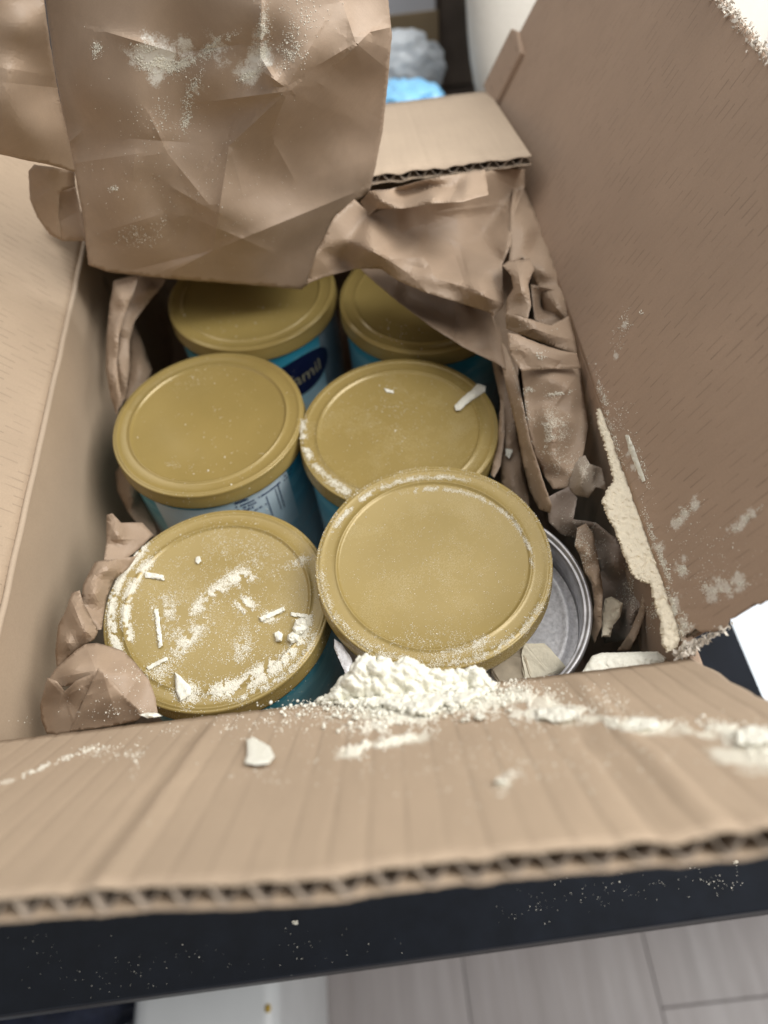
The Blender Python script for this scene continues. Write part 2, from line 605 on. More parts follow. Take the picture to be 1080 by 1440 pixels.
def planks():
    # planks run front to back; only those near the visible strips are laid one by one
    wd = .26
    j = P(930, 1418, FLOORZ)
    proto = {}
    rng = random.Random(3)
    for i in range(-5, 8):
        x0 = j.x + wd / 2 + (i - 2) * wd
        y = -1.6 + rng.uniform(0, .8) if i != 2 else j.y - 1.22
        while y < 2.6:
            L = 1.22
            key = 'p'
            if key not in proto:
                bm = box_bm(-wd / 2 + .0006, wd / 2 - .0006, -L / 2 + .0008, L / 2 - .0008, -.006, 0, .0012)
                proto[key] = bm_obj('floor_plank', bm, PLANK, floor)
                o = proto[key]
            else:
                o = proto[key].copy()
                COL.objects.link(o)
            o.location = (x0, y + L / 2, FLOORZ)
            y += L


planks()
floor.rotation_euler = (0, 0, 0)

# ------------------------------------------------------------------ the cardboard box
box = empty('cardboard_box', (BX0, BY0, 0), 'open brown corrugated cardboard box holding the gold-lidded cans', 'box')
T = .0055


def flap(name, width, length, mat, mat_in=None, pitch=.0112, amp=.00012, t_=T, cut=None, seed=1, nv=24, side0=None, side1=None, label=None,
         ridges=(), sub=8):
    """corrugated board; local x along the fold, y away from it, z the inner (seen) face at 0, thickness below"""
    e = bpy.data.objects.new(name, None)
    COL.objects.link(e)
    e.parent = box
    e.empty_display_size = .02
    if label: e['label'] = label
    rng = random.Random(seed)
    nx = int(width / pitch * sub)
    ph = [rng.uniform(-.25, .25) for _ in range(400)]

    def L(u):
        b = length if cut is None else cut(u)
        return b + .0011 * mnoise.noise((u * 130, seed * 3.1, 0)) + .0006 * mnoise.noise((u * 500, seed, 2))

    def X(f, v):   # side edges may be torn
        a = side0(v) if side0 else 0
        b = width - (side1(v) if side1 else 0)
        return a + (b - a) * f

    def grid(zf, m, nm, vlist):
        vs, fs = [], []
        for j, fv in enumerate(vlist):
            for i in range(nx + 1):
                f = i / nx
                u0 = f * width
                v = fv * L(u0)
                vs.append((X(f, v), v, zf(u0, v)))
        for j in range(len(vlist) - 1):
            for i in range(nx):
                a = j * (nx + 1) + i
                fs.append((a, a + 1, a + nx + 2, a + nx + 1))
        return vs, fs

    def wave(u): return (u / pitch + .05 * mnoise.noise((u * 40, seed, 5))) * 2 * PI

    def crush(u, v):   # the liner is slightly crushed at its cut end and waves a little
        e_ = max(0, 1 - (length - v) / .012)
        return .0003 * mnoise.noise((u * 45, v * 5, seed)) + e_ * e_ * .0020 * mnoise.noise((u * 95, seed, 7))

    def z_in(u, v):
        k = .5 + .5 * math.cos(wave(u))
        rg = 0
        for u_, h_, s_ in ridges: rg += h_ * math.exp(-abs((u - u_) / s_) ** 1.5)
        return -amp * 2.2 * (k ** 9) * (.6 + .8 * mnoise.noise((u * 37, v * 4, seed + 2))) + crush(u, v) + rg * min(1, v / .02)

    def z_out(u, v): return -t_ + crush(u, v) * .6

    def z_fl(u, v):
        a, b = z_in(u, v) - (.0007 if v > length * .9 else .0024), z_out(u, v) + .0003
        k = .5 + .5 * math.cos(wave(u))
        k = min(1, max(0, (k - .5) * 1.25 + .5))
        k = 1 - k
        return b + (a - b) * (1 - k)
    vl = [i / nv for i in range(nv + 1)]
    v1, f1 = grid(z_in, mat, 'inner_liner', vl)
    o = mesh_obj('inner_liner', v1, f1, mat, e, True)
    md = o.modifiers.new('thickness', 'SOLIDIFY'); md.thickness = .00045; md.offset = -1
    v2, f2 = grid(z_out, mat, 'outer_liner', [0, .5, 1])
    o = mesh_obj('outer_liner', v2, f2, mat, e, True)
    md = o.modifiers.new('thickness', 'SOLIDIFY'); md.thickness = .0005; md.offset = -1
    v3, f3 = grid(z_fl, EDGE, 'fluting', [0, .5, .86, .90, .92, .94, .96, .98, .997])
    o = mesh_obj('fluting', v3, f3, EDGE, e, True)
    md = o.modifiers.new('thickness', 'SOLIDIFY'); md.thickness = .00045; md.offset = 0
    return e


def orient(e, origin, xdir, ydir):
    x = Vector(xdir).normalized(); y = Vector(ydir).normalized(); z = x.cross(y)
    M = Matrix(((x.x, y.x, z.x, origin[0]), (x.y, y.y, z.y, origin[1]), (x.z, y.z, z.z, origin[2]), (0, 0, 0, 1)))
    e.matrix_world = M
    e.matrix_parent_inverse = Matrix.Translation(-box.location)
    e.matrix_basis = M
    return e


W_ = BX1 - BX0
D_ = BY1 - BY0
# front flap: rises towards the viewer at 52 degrees; x axis runs right -> so that z faces up/back
ff = flap('front_flap', W_ + .004, .160, CARDF, seed=2, t_=.0060, pitch=.0105, amp=.00016, cut=lambda u: .1465 + .0185 * (u / W_) + (.0035 * math.exp(-((u - .17) / .03) ** 2)),
          side1=lambda v: .0035 * mnoise.noise((v * 60, 3, 1)) + .0015, ridges=((P(322, 1008, H).x - BX0, .0013, .0045), (P(300, 1010, H).x - BX0, -.0008, .003), (P(812, 955, H).x - BX0, .0014, .005), (P(770, 960, H).x - BX0, -.0008, .004)), label='front flap folded up towards the viewer, powder on its fold')
a = math.radians(52.5)
orient(ff, (BX0 - .002, BY0 - .001, H + .001), (1, 0, 0), (0, -math.cos(a), math.sin(a)))
# x cross y = (0,-sin,-cos): the seen face must look up and back, so mirror z
for c in ff.children: c.scale = (1, 1, -1)
# back flap: leans inwards, slightly rising to its cut edge
bf = flap('back_flap', W_ - .002, .172, CARDP, seed=5, nv=10, label='rear flap leaning inwards over the paper, cut edge showing')
a = math.radians(12)
orient(bf, (BX0 + .001, BY1 - .001, H + .001), (1, 0, 0), (0, -math.cos(a), math.sin(a)))
for c in bf.children: c.scale = (1, 1, -1)
# right flap: flares outwards at 62 degrees
a = math.radians(62)


def tear0(v):     # front edge, torn near the corner
    return .004 + .004 * mnoise.noise((v * 70, 1, 4)) + .0016 * mnoise.noise((v * 420, 1, 9)) + (.006 * math.exp(-(v / .012)))


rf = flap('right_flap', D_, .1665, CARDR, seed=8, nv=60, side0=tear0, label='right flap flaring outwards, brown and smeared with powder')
orient(rf, (BX1, BY0, H), (0, 1, 0), (math.cos(a), 0, math.sin(a)))
# x=+y, y=(cos,0,sin): z = x cross y = (sin,0,-cos) points away; mirror
for c in rf.children: c.scale = (1, 1, -1)
a = math.radians(50)
lf = flap('left_flap', D_, .1665, CARD, seed=11, nv=30, label='left flap flaring outwards, pale in the light')
orient(lf, (BX0, BY1, H), (0, -1, 0), (-math.cos(a), 0, math.sin(a)))
for c in lf.children: c.scale = (1, 1, -1)


def wall(x0, x1, y0, y1, z0, z1, m=CARD, bev=.0012):
    o = bm_obj('wall', box_bm(x0, x1, y0, y1, z0, z1, bev), m, box)
    o.location = -box.location
    return o


wall(BX0 - T, BX0, BY0 - T, BY1 + T, .0062, H - .001)
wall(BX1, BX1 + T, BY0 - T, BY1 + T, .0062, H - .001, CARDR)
wall(BX0 + .0003, BX1 - .0003, BY0 - T, BY0, .0062, H - .002)
wall(BX0 + .0003, BX1 - .0003, BY1, BY1 + T, .0062, H - .002)
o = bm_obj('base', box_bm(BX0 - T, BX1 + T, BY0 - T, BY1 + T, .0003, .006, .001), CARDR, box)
o.location = -box.location


def tube(path, r, seg=6, jit=0.0):
    vs, fs = [], []
    for i, p in enumerate(path):
        d = (path[min(i + 1, len(path) - 1)] - path[max(i - 1, 0)]).normalized()
        s = d.cross(Vector((0, 0, 1)))
        if s.length < .1: s = d.cross(Vector((1, 0, 0)))
        s.normalize(); q = s.cross(d)
        for k in range(seg):
            an = 2 * PI * k / seg
            rr = r * (1 + jit * mnoise.noise((i * .9, k * 2.1, r * 100)))
            vs.append(p + s * rr * math.cos(an) + q * rr * math.sin(an))
    for i in range(len(path) - 1):
        for k in range(seg):
            fs.append((i * seg + k, i * seg + (k + 1) % seg, (i + 1) * seg + (k + 1) % seg, (i + 1) * seg + k))
    return vs, fs


FI, RI = ff.matrix_basis.inverted(), rf.matrix_basis.inverted()


def on_front(px, py):
    a_ = math.radians(52.5); n = Vector((0, math.sin(a_), math.cos(a_)))
    o_ = Vector((0, BY0, H + .001)); d = ray(px, py)
    q = FI @ (CAM + d * (((o_ - CAM).dot(n)) / d.dot(n)))
    return Vector((q.x, q.y, 0))


def on_right(px, py):
    n = Vector((-math.sin(math.radians(62)), 0, math.cos(math.radians(62))))
    o_ = Vector((BX1, 0, H)); d = ray(px, py)
    q = RI @ (CAM + d * (((o_ - CAM).dot(n)) / d.dot(n)))
    return Vector((q.x, q.y, 0))


add_dust(CARDF, [(on_front(x, y), r) for x, y, r in ((480, 990, .012), (540, 1000, .017), (600, 1005, .02), (660, 990, .02), (710, 985, .017), (760, 985, .012), (500, 1055, .010), (540, 1045, .010), (580, 1035, .010), (785, 1008, .013),
                                                 (905, 1020, .013), (1000, 1030, .012), (1050, 1040, .02), (1075, 1060, .02), (703, 1098, .006), (830, 1010, .01), (960, 1025, .01))], col=(.74, .71, .60), strength=.75)
add_dust(CARDR, [(on_right(x, y), r) for x, y, r in ((950, 735, .006), (962, 722, .007), (975, 708, .006), (1030, 745, .005), (1045, 732, .006), (1058, 720, .004), (1000, 830, .008), (1020, 825, .009), (1038, 818, .007), (958, 798, .007),
                                                 (885, 640, .005), (892, 655, .005), (900, 672, .004), (925, 770, .006), (945, 850, .009), (880, 455, .004), (866, 500, .004), (960, 885, .010))], strength=.6, coarse=190)
# raised fold beads along the left and front hinges
pth = [Vector((BX0 + .0002 + .0006 * mnoise.noise((i * .4, 0, 0)), BY0 + i * D_ / 60, H + .0004 * mnoise.noise((i * .3, 2, 0)))) for i in range(61)]
vs, fs = tube(pth, .0019)
o = mesh_obj('fold_crease', vs, fs, CARDP, box, True); o.location = -box.location
pth = [Vector((BX1 + .0012, BY0 + i * D_ / 60, H - .0016 + .0004 * mnoise.noise((i * .3, 2, 0)))) for i in range(61)]
vs, fs = tube(pth, .0014)
o = mesh_obj('fold_crease', vs, fs, CARDR, box, True); o.location = -box.location
# the tab cut out of the far end of the right flap, standing a little proud
n_r = Vector((-math.sin(math.radians(62)), 0, math.cos(math.radians(62))))
d_r = Vector((math.cos(math.radians(62)), 0, math.sin(math.radians(62))))


def RP(y, v, h=0.0): return Vector((BX1, y, H)) + d_r * v + n_r * h


tb = [(.6765, -.001), (.6785, .047), (.666, .0505), (.637, .0465), (.6335, .002)]
top = [RP(y, v, .0042) for y, v in tb]; bot = [RP(y, v, -.001) for y, v in tb]
fs = [tuple(range(5)), tuple(range(9, 4, -1))] + [(i, i + 5, (i + 1) % 5 + 5, (i + 1) % 5) for i in range(5)]
o = mesh_obj('corner_tab', top + bot, fs, CARDR, box); o.location = -box.location
md = o.modifiers.new('b', 'BEVEL'); md.width = .0012; md.segments = 2
# torn white fibres along the right flap's upper cut edge and at the torn front corner
def fibres(name, pts, per, size, mat=TORN, spread=.002, seed=3):
    rng = random.Random(seed)
    vs, fs = [], []
    for i in range(len(pts) - 1):
        for k in range(per):
            p = pts[i].lerp(pts[i + 1], rng.random()) + Vector([rng.gauss(0, spread) for _ in range(3)])
            s = size * rng.uniform(.4, 1.3)
            b = len(vs)
            ax = [Vector([rng.gauss(0, 1) for _ in range(3)]).normalized() * s * rng.uniform(.3, 1) for _ in range(3)]
            for a_ in ax: vs += [p + a_, p - a_]
            for x in (0, 1):
                for y in (2, 3):
                    for z in (4, 5): fs.append((b + x, b + y, b + z))
    o = mesh_obj(name, vs, fs, mat, box); o.location = -box.location
    tag(o, kind='stuff')
    return o


fibres('torn_edge', [RP(.30 + i * .02, .166, -.001) for i in range(12)], 110, .0016, spread=.0014, seed=4)
fibres('torn_edge', [RP(BY0 + .004, .001 + i * .006, -.001) for i in range(5)], 26, .0017, spread=.0012, seed=5)
fibres('torn_edge', [RP(BY0 + .003, .001, 0) + Vector((-.004, -.002, -.001)), RP(BY0 + .004, .004, 0)], 50, .0024, spread=.0018, seed=6)

# ------------------------------------------------------------------ the cans
LIDM = m_lid('gold_lid_plastic')
LIDD = m_lid('gold_lid_plastic_dusty', .22)

lid_prof = [(0, -.0022), (.030, -.0021), (.0510, -.0020), (.0520, -.0017), (.0526, -.0009), (.0531, -.0006), (.0536, -.0008), (.0541, -.0012), (.0560, -.0013),
            (.0592, -.0012), (.0604, -.0010), (.0612, -.0006), (.0619, -.0004), (.0625, -.0006), (.0629, -.0009), (.0635, -.0009), (.0640, -.0008), (.0645, -.0013), (.0647, -.0024),
            (.0646, -.0045), (.0650, -.0052), (.0651, -.0105), (.0654, -.0112), (.0654, -.0128), (.0647, -.0134), (.0637, -.0130),
            (.0635, -.006), (.0630, -.0035), (.040, -.0035), (0, -.0035)]


def lid_mesh():
    vs, fs = lathe(lid_prof, 160)
    me = bpy.data.meshes.new('lid')
    me.from_pydata(vs, [], fs)
    bm = bmesh.new(); bm.from_mesh(me)
    bmesh.ops.remove_doubles(bm, verts=bm.verts, dist=1e-6)
    bmesh.ops.recalc_face_normals(bm, faces=bm.faces)
    bm.to_mesh(me); bm.free()
    me.polygons.foreach_set('use_smooth', [True] * len(me.polygons))
    me.materials.append(LIDM)
    return me


LIDMESH = lid_mesh()
LIDMESH2 = LIDMESH.copy(); LIDMESH2.materials[0] = LIDD

CAN_R = .0622


def m_label():
    t = NT('can_label_print')
    v = t.coord()
    sep = t.n('ShaderNodeSeparateXYZ'); t.l(v, sep.inputs[0])
    z = sep.outputs[2]
    nz = t.noise(t.coord((18, 18, 55)), 1.0, 2)
    sw = t.math('ADD', z, t.math('MULTIPLY', t.math('SUBTRACT', nz, .5), .03))
    c = t.ramp(t.math('MULTIPLY', sw, 1 / .16), [(.0, (.6, .7, .75)), (.55, (.45, .58, .64)), (.74, (.20, .50, .62)), (.86, (.05, .42, .60)), (.95, (.04, .34, .50))])
    nz2 = t.noise(t.coord((30, 30, 90)), 1.0, 3)
    c = t.mix(t.ramp(nz2, [(.55, .0), (.62, .5)]), c, (.35, .68, .78))
    t.l(c, t.b.inputs['Base Color'])
    t.set(Roughness=.35)
    return t.m


LABELM = m_label()
PALE = m_plain('label_pale_panel', (.62, .72, .78), .4, var=.06, scale=40)
NAVY = m_plain('label_navy_print', (.006, .010, .05), .35, var=.1, scale=40)
NAVYT = m_plain('label_dark_text', (.02, .035, .10), .5, var=.1, scale=40)
GOLDT = m_plain('label_gold_text', (.36, .32, .20), .4, var=.1, scale=40)
SILV = m_plain('label_silver_panel', (.30, .36, .40), .3, metal=.3, var=.15, scale=60)


def cyl_patch(name, parent, a0, a1, z0, z1, off, mat, n=24, zt=None, kind=None):
    vs, fs = [], []
    for i in range(n + 1):
        f = i / n
        a = a0 + (a1 - a0) * f
        za, zb = (z0, z1) if zt is None else zt(f)
        for zz in (za, zb): vs.append(((CAN_R + off) * math.cos(a), (CAN_R + off) * math.sin(a), zz))
    for i in range(n): fs.append((i * 2, i * 2 + 2, i * 2 + 3, i * 2 + 1))
    return mesh_obj(name, vs, fs, mat, parent, True)


def bend_text(txt, size, a_mid, z_mid, off, mat, parent, name='lettering', skew=0.0):
    cu = bpy.data.curves.new('t', 'FONT')
    cu.body = txt; cu.size = size; cu.align_x = 'CENTER'; cu.align_y = 'CENTER'
    to = bpy.data.objects.new('t', cu); COL.objects.link(to)
    dg = bpy.context.evaluated_depsgraph_get()
    me = bpy.data.meshes.new_from_object(to.evaluated_get(dg))
    bpy.data.objects.remove(to)
    bm = bmesh.new(); bm.from_mesh(me)
    bmesh.ops.triangulate(bm, faces=bm.faces)
    for v in bm.verts:
        a = a_mid + v.co.x / CAN_R
        z = z_mid + v.co.y + skew * v.co.x
        v.co = Vector(((CAN_R + off) * math.cos(a), (CAN_R + off) * math.sin(a), z))
    return bm_obj(name, bm, mat, parent)


body_prof = [(.058, .0015), (.0612, .0), (.0632, .0015), (.0632, .0035), (.0622, .0045), (.0622, .150), (.0630, .1515), (.0634, .153), (.0632, .155), (.0618, .1552)]
BODYMESH = None


def can(x, y, label, z=0, rz=0.0, dusty=False, lid=True):
    global BODYMESH
    e = empty('formula_can', (x, y, .0062 + z), label, 'can', 'gold-lidded cans standing in the box', (0, 0, rz))
    if BODYMESH is None:
        vs, fs = lathe(body_prof, 128)
        o = mesh_obj('label_wrap', vs, fs, LABELM, e, True); BODYMESH = o.data
        o.name = 'body'
    else:
        o = bpy.data.objects.new('body', BODYMESH); COL.objects.link(o); o.parent = e
    if lid:
        l = bpy.data.objects.new('lid', LIDMESH2 if dusty else LIDMESH)
        COL.objects.link(l); l.parent = e
        l.location = (0, 0, LID_Z - .0062)
    return e


cC = can(-.1137, .3613, 'left middle gold-lidded can, lid nearly clean, pale blue label with small print')
cD = can(-.1028, .2193, 'front left gold-lidded can, its lid strewn with powder and thin cream slivers', dusty=True)
cB = can(.0120, .333, 'right middle gold-lidded can with one cream flake near the far rim', dusty=True)
cA1 = can(-.0855, .4894, 'rear left gold-lidded can in shadow, navy oval emblem on its side')
cA2 = can(.0460, .4630, 'rear right gold-lidded can half hidden under the dark paper')
# slight individual tilts
cA1.rotation_euler = (math.radians(.5), 0, .3)
# small print on can C (faces the viewer, angle about -90 deg .. -35)
TOPZ = .150


def D2(a): return math.radians(a)


cyl_patch('label_panel', cC, D2(-128), D2(-38), .09, .1415, .0003, PALE, zt=lambda f: (.09, .1395 + .010 * f ** 2))
for k, (txt, zz, aa, sz) in enumerate((('Preparation', .1425, -67, .0052), ('Read directions on the container', .1375, -60, .0045), ('before use', .1330, -69, .0045), ('Storage', .1285, -70, .0052))):
    pass
DA = m_plain('print_dash', (.03, .05, .14), .5, var=.1)


def print_rows(parent, rows, seed=1):
    """rows of print too small to read: short dark strokes flat on the label"""
    rng = random.Random(seed)
    vs, fs = [], []
    for (a0, a1, z, h) in rows:
        a = a0
        while a < a1:
            wd = rng.uniform(.6, 1.6)
            if rng.random() < .82:
                b = len(vs)
                for aa, zz in ((a, z), (a + wd * .8, z), (a + wd * .8, z + h * rng.uniform(.75, 1.15)), (a, z + h * rng.uniform(.75, 1.15))):
                    vs.append(((CAN_R + .0006) * math.cos(D2(aa)), (CAN_R + .0006) * math.sin(D2(aa)), zz))
                fs.append((b, b + 1, b + 2, b + 3))
            a += wd
    o = mesh_obj('fine_print', vs, fs, DA, parent)
    tag(o, kind='stuff')


print_rows(cC, [(-76, -66, .1400, .0022), (-76, -45, .1365, .0018), (-76, -64, .1335, .0016), (-76, -67, .1300, .0022), (-76, -58, .1265, .0016), (-42, -30, .1415, .0024), (-42, -33, .138, .0014),
                (-42, -34, .135, .0014)], 4)
# thin frame of the little table on the label
for a0, a1, z0, z1 in ((-57, -56.4, .112, .1345), (-50, -49.5, .112, .1355), (-47.5, -46.8, .112, .138)):
    cyl_patch('table_rule', cC, D2(a0), D2(a1), z0, z1, .0006, DA, n=2)
# ring emblem bottom left of the panel
vs, fs = [], []
for i in range(33):
    an = i / 32 * 2 * PI
    for r_ in (.0052, .0062):
        a = D2(-104) + r_ * math.cos(an) / CAN_R; zz = .124 + r_ * math.sin(an)
        vs.append(((CAN_R + .0006) * math.cos(a), (CAN_R + .0006) * math.sin(a), zz))
for i in range(32): fs.append((2 * i, 2 * i + 2, 2 * i + 3, 2 * i + 1))
mesh_obj('ring_mark', vs, fs, NAVYT, cC, True)


def oval(parent, a_mid, z_mid, ra, rz_, off, mat, name='oval_emblem', skew=0.0):
    vs = [((CAN_R + off) * math.cos(a_mid), (CAN_R + off) * math.sin(a_mid), z_mid)]
    fs = []
    rings = 10
    for j in range(1, rings + 1):
        for i in range(48):
            an = i / 48 * 2 * PI
            dx = ra * math.cos(an) * j / rings; dz = rz_ * math.sin(an) * j / rings
            a = a_mid + dx / CAN_R
            vs.append(((CAN_R + off) * math.cos(a), (CAN_R + off) * math.sin(a), z_mid + dz + skew * dx))
    for i in range(48): fs.append((0, 1 + i, 1 + (i + 1) % 48))
    for j in range(rings - 1):
        for i in range(48):
            a_ = 1 + j * 48 + i; b_ = 1 + j * 48 + (i + 1) % 48
            fs.append((a_, b_, b_ + 48, a_ + 48))
    return mesh_obj(name, vs, fs, mat, parent, True)


# can A1's front: emblem with its name, seen between the two lids (angles are relative to the turned can)
AM = D2(-62)
cA1.rotation_euler = (0, 0, 0)
oval(cA1, AM, .1165, .031, .0185, .0004, NAVY, skew=.10)
bend_text('Enfamil', .0165, AM - .05, .1150, .0009, GOLDT, cA1, skew=.10)
cyl_patch('silver_panel', cA1, D2(-40), D2(10), .02, .149, .0002, SILV)

# ---- the open can and its lid lying loose on it
cE = empty('open_can', (.0385, .2000, .0062), 'open can at front right, steel rim and inside showing beside its loose lid', 'can')
vs, fs = lathe([(.058, .0015), (.0612, .0), (.0632, .0015), (.0632, .0035), (.0622, .0045), (.0622, .1535)], 128)
o = mesh_obj('body', vs, fs, LABELM, cE, True)
vs, fs = lathe([(.0622, .1525), (.0640, .1540), (.0648, .1570), (.0645, .1595), (.0634, .1606), (.0622, .1600), (.0617, .1585), (.0611, .1580), (.0604, .1583), (.0600, .1575), (.0599, .154)], 128)
mesh_obj('rim', vs, fs, STEEL, cE, True)
vs, fs = lathe([(.0600, .154), (.0598, .148), (.0594, .1475), (.0594, .146), (.0598, .1455), (.0598, .120), (.058, .012)], 128)
mesh_obj('inner_wall', vs, fs, STEELD, cE, True)
vs, fs = lathe([(.0596, .1400), (.0560, .1395), (.0545, .1425), (.0530, .1430), (.0515, .1415), (.050, .1400), (.0, .1395)], 128)
mesh_obj('seal_ledge', vs, fs, FOIL, cE, True)
loose = bpy.data.objects.new('loose_lid', LIDMESH2)
COL.objects.link(loose)
loose.location = (.0202, .2206, .1815)
loose.rotation_euler = (math.radians(.6), math.radians(-.8), 1.0)
tag(loose, 'gold plastic lid lying loose on the open can, pale dust on its rim', 'lid')

# ------------------------------------------------------------------ kraft paper packing
# (corner points traced from the photograph, each with its own real depth y or height z)
# big sheet pulled up out of the box and hanging over its back left
sheet = paper('crumpled_paper_sheet',
      [(52, -190, .44), (62, -60, .44), (64, 0, .445), (76, 90, .448), (92, 180, .45), (105, 240, .448), (117, 310, .446), (124, 372, .444), (150, 382, .447), (200, 388, .452),
       (250, 393, .455), (310, 397, .456), (370, 402, .452), (424, 407, .448), (432, 401, .447), (446, 358, .462), (467, 311, .47), (500, 285, .475), (520, 268, .474), (528, 236, .470),
       (538, 185, .474), (545, 120, .470), (551, 50, .464), (546, 0, .46), (540, -190, .46)],
      [(100, 40, .437), (190, 60, .428), (250, 70, .440), (330, 60, .424), (368, 0, .418), (368, 70, .436), (392, 118, .418), (345, 135, .436), (300, 145, .440), (285, 130, .428), (415, 122, .428),
       (440, 80, .420), (470, 95, .438), (500, 40, .440), (525, 40, .430), (130, 140, .430), (200, 160, .424), (262, 160, .446), (210, 175, .428), (235, 215, .432), (260, 290, .440), (305, 297, .424),
       (320, 240, .436), (325, 190, .442), (335, 195, .430), (350, 215, .446), (390, 210, .448), (450, 190, .454), (160, 280, .430), (200, 330, .436), (238, 383, .442), (300, 345, .446), (380, 318, .436),
       (450, 290, .455), (500, 262, .458), (350, 380, .446), (420, 340, .462), (365, 260, .452), (440, 250, .458), (230, -60, .430), (400, -60, .430)],
      PAPER, mode='y', amp=((70, .0025),), sp=4.5, seed=3, smooth=1, base=30, rc=.55,
      creases=((238, 383, 300, 352, .004, 14), (300, 352, 500, 270, .006, 16), (300, 352, 322, 205, .005, 12), (300, 297, 240, 262, .003, 10), (322, 205, 405, 128, .006, 12), (405, 128, 300, 142, .006, 9),
               (400, 122, 370, 100, .005, 9), (368, 0, 366, 80, .006, 7), (366, 80, 390, 118, .004, 8), (405, 128, 380, 190, .003, 12), (150, 45, 250, 75, .004, 8), (250, 75, 340, 62, -.003, 10),
               (210, 160, 235, 215, .003, 5), (235, 215, 300, 295, .003, 12), (470, 95, 520, 45, .005, 10), (520, 45, 551, 38, .005, 6), (500, 60, 450, 90, .004, 9), (440, 60, 400, 128, .004, 12),
               (100, 230, 200, 215, .002, 14), (130, 330, 230, 300, .002, 16), (480, 0, 500, 60, .004, 10)))
_m = m_paper('kraft_paper_draped', (.41, .305, .222))
sheet.data.materials[0] = _m
add_dust(_m, [(PY(x, y, .43) - sheet.location, r) for x, y, r in ((210, 78, .016), (230, 92, .018), (262, 86, .014), (300, 64, .013), (136, 70, .006), (370, 30, .012), (370, 75, .014), (350, 108, .011), (268, 130, .010), (262, 165, .009),
                                                      (410, 60, .012), (350, 20, .009))], strength=.85, coarse=70)
tag(sheet, 'large crumpled brown paper sheet draped over the back left of the box', 'packing paper')

paper('shade_fold', [(128, 366, .462), (200, 380, .463), (300, 388, .464), (400, 396, .464), (424, 398, .464), (448, 350, .475), (470, 300, .49), (500, 250, .515), (400, 235, .53), (250, 230, .53), (120, 228, .53)],
      [(250, 300, .50), (350, 310, .495), (180, 300, .49)], PAPER2, mode='y', amp=((60, .004),), sp=9, seed=4, parent=sheet)  # hidden fold added to keep light off the rear lids
left = paper('paper_fold',
      [(-90, -150, .40), (60, -150, .42), (62, 0, .43), (70, 60, .43), (84, 140, .44), (98, 200, .44), (106, 242, .44), (70, 232, .43), (30, 224, .42), (0, 217, .415), (-90, 200, .40)],
      [(0, 30, .405), (20, 38, .395), (55, 50, .41), (45, 90, .42), (60, 130, .44), (0, 60, .41), (20, 110, .39), (35, 180, .40), (70, 200, .42), (-10, 150, .40), (55, 15, .40)],
      PAPER, mode='y', amp=((50, .006),), sp=5, seed=5, rc=.6)
tag(left, 'brown paper fold left of the big sheet, at the upper left edge', 'packing paper')
loop = empty('paper_scrunch', PY(80, 285, .45), 'small scrunched loop of brown paper below the left paper fold', 'packing paper')
paper('outer_fold', [(40, 240, .45), (48, 231, .445), (80, 236, .44), (105, 241, .455), (106, 262, .46), (84, 270, .445), (82, 300, .445), (86, 338, .45), (70, 330, .45), (52, 305, .455), (42, 280, .455)],
      [(62, 250, .435), (60, 285, .438), (75, 268, .44)], PAPER, mode='y', amp=((22, .003),), sp=5, seed=8, parent=loop)
paper('inner_fold', [(82, 268, .452), (106, 262, .465), (112, 290, .46), (122, 339, .455), (86, 339, .455), (80, 300, .455)],
      [(98, 285, .475), (100, 320, .452)], PAPER, mode='y', amp=((18, .003),), sp=5, seed=9, parent=loop)

# right-hand pile
pile = paper('crumpled_paper_sheet',
      [(430, 400, .222), (446, 352, .245), (470, 305, .26), (498, 280, .262), (520, 300, .25), (560, 285, .255), (640, 255, .25), (700, 236, .235), (738, 238, .225), (738, 262, .215), (724, 300, .222), (718, 345, .222),
       (706, 372, .215), (708, 430, .212), (694, 446, .212), (700, 470, .205), (690, 440, .208), (640, 424, .215), (600, 412, .218), (560, 395, .222), (535, 378, .226), (500, 378, .222), (470, 386, .222), (450, 392, .222)],
      [(521, 352, .252), (560, 333, .235), (600, 320, .225), (640, 305, .222), (600, 345, .222), (585, 350, .233), (603, 372, .228), (612, 392, .226), (640, 400, .221), (683, 412, .232), (690, 400, .212),
       (650, 350, .212), (680, 330, .205), (700, 300, .207), (490, 340, .245), (545, 365, .240), (575, 385, .228), (680, 385, .218), (480, 365, .225)],
      PAPER, mode='z', amp=((26, .0030), (12, .0010)), sp=4, seed=12, stretch=(2.2, .5), base=6, rc=.7,
      folds=((0, 1), (1, 2), (2, 3), (5, 6), (6, 7), (7, 9), (0, 15), (15, 16)))
tag(pile, 'folded brown paper sheet in front of the rear flap, right of the draped sheet', 'packing paper')
lip = paper('paper_fold',
      [(506, 284, .25), (520, 268, .262), (548, 266, .258), (600, 252, .268), (660, 242, .262), (682, 238, .255), (687, 274, .262), (650, 284, .268), (612, 286, .268), (570, 293, .262), (530, 294, .256), (517, 304, .25)],
      [(535, 282, .27), (560, 272, .252), (600, 262, .255), (610, 280, .272), (640, 264, .258), (520, 280, .255)],
      PAPER, mode='z', amp=((20, .002),), sp=3.5, seed=14, smooth=1, base=0)
tag(lip, 'pale curled paper lip just under the cut edge of the rear flap', 'packing paper')
sag = paper('paper_fold',
      [(500, 372, .192), (535, 372, .194), (560, 383, .194), (600, 396, .193), (640, 410, .192), (690, 430, .190), (703, 462, .190), (712, 520, .190), (700, 512, .192), (655, 490, .192), (610, 462, .195), (560, 425, .198), (525, 395, .202)],
      [(570, 415, .186), (640, 445, .186), (660, 440, .194), (690, 470, .196), (680, 490, .190), (620, 440, .184)],
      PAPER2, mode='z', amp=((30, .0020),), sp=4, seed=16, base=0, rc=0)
tag(sag, 'dark brown paper sagging over the lid of the rear right can', 'packing paper')
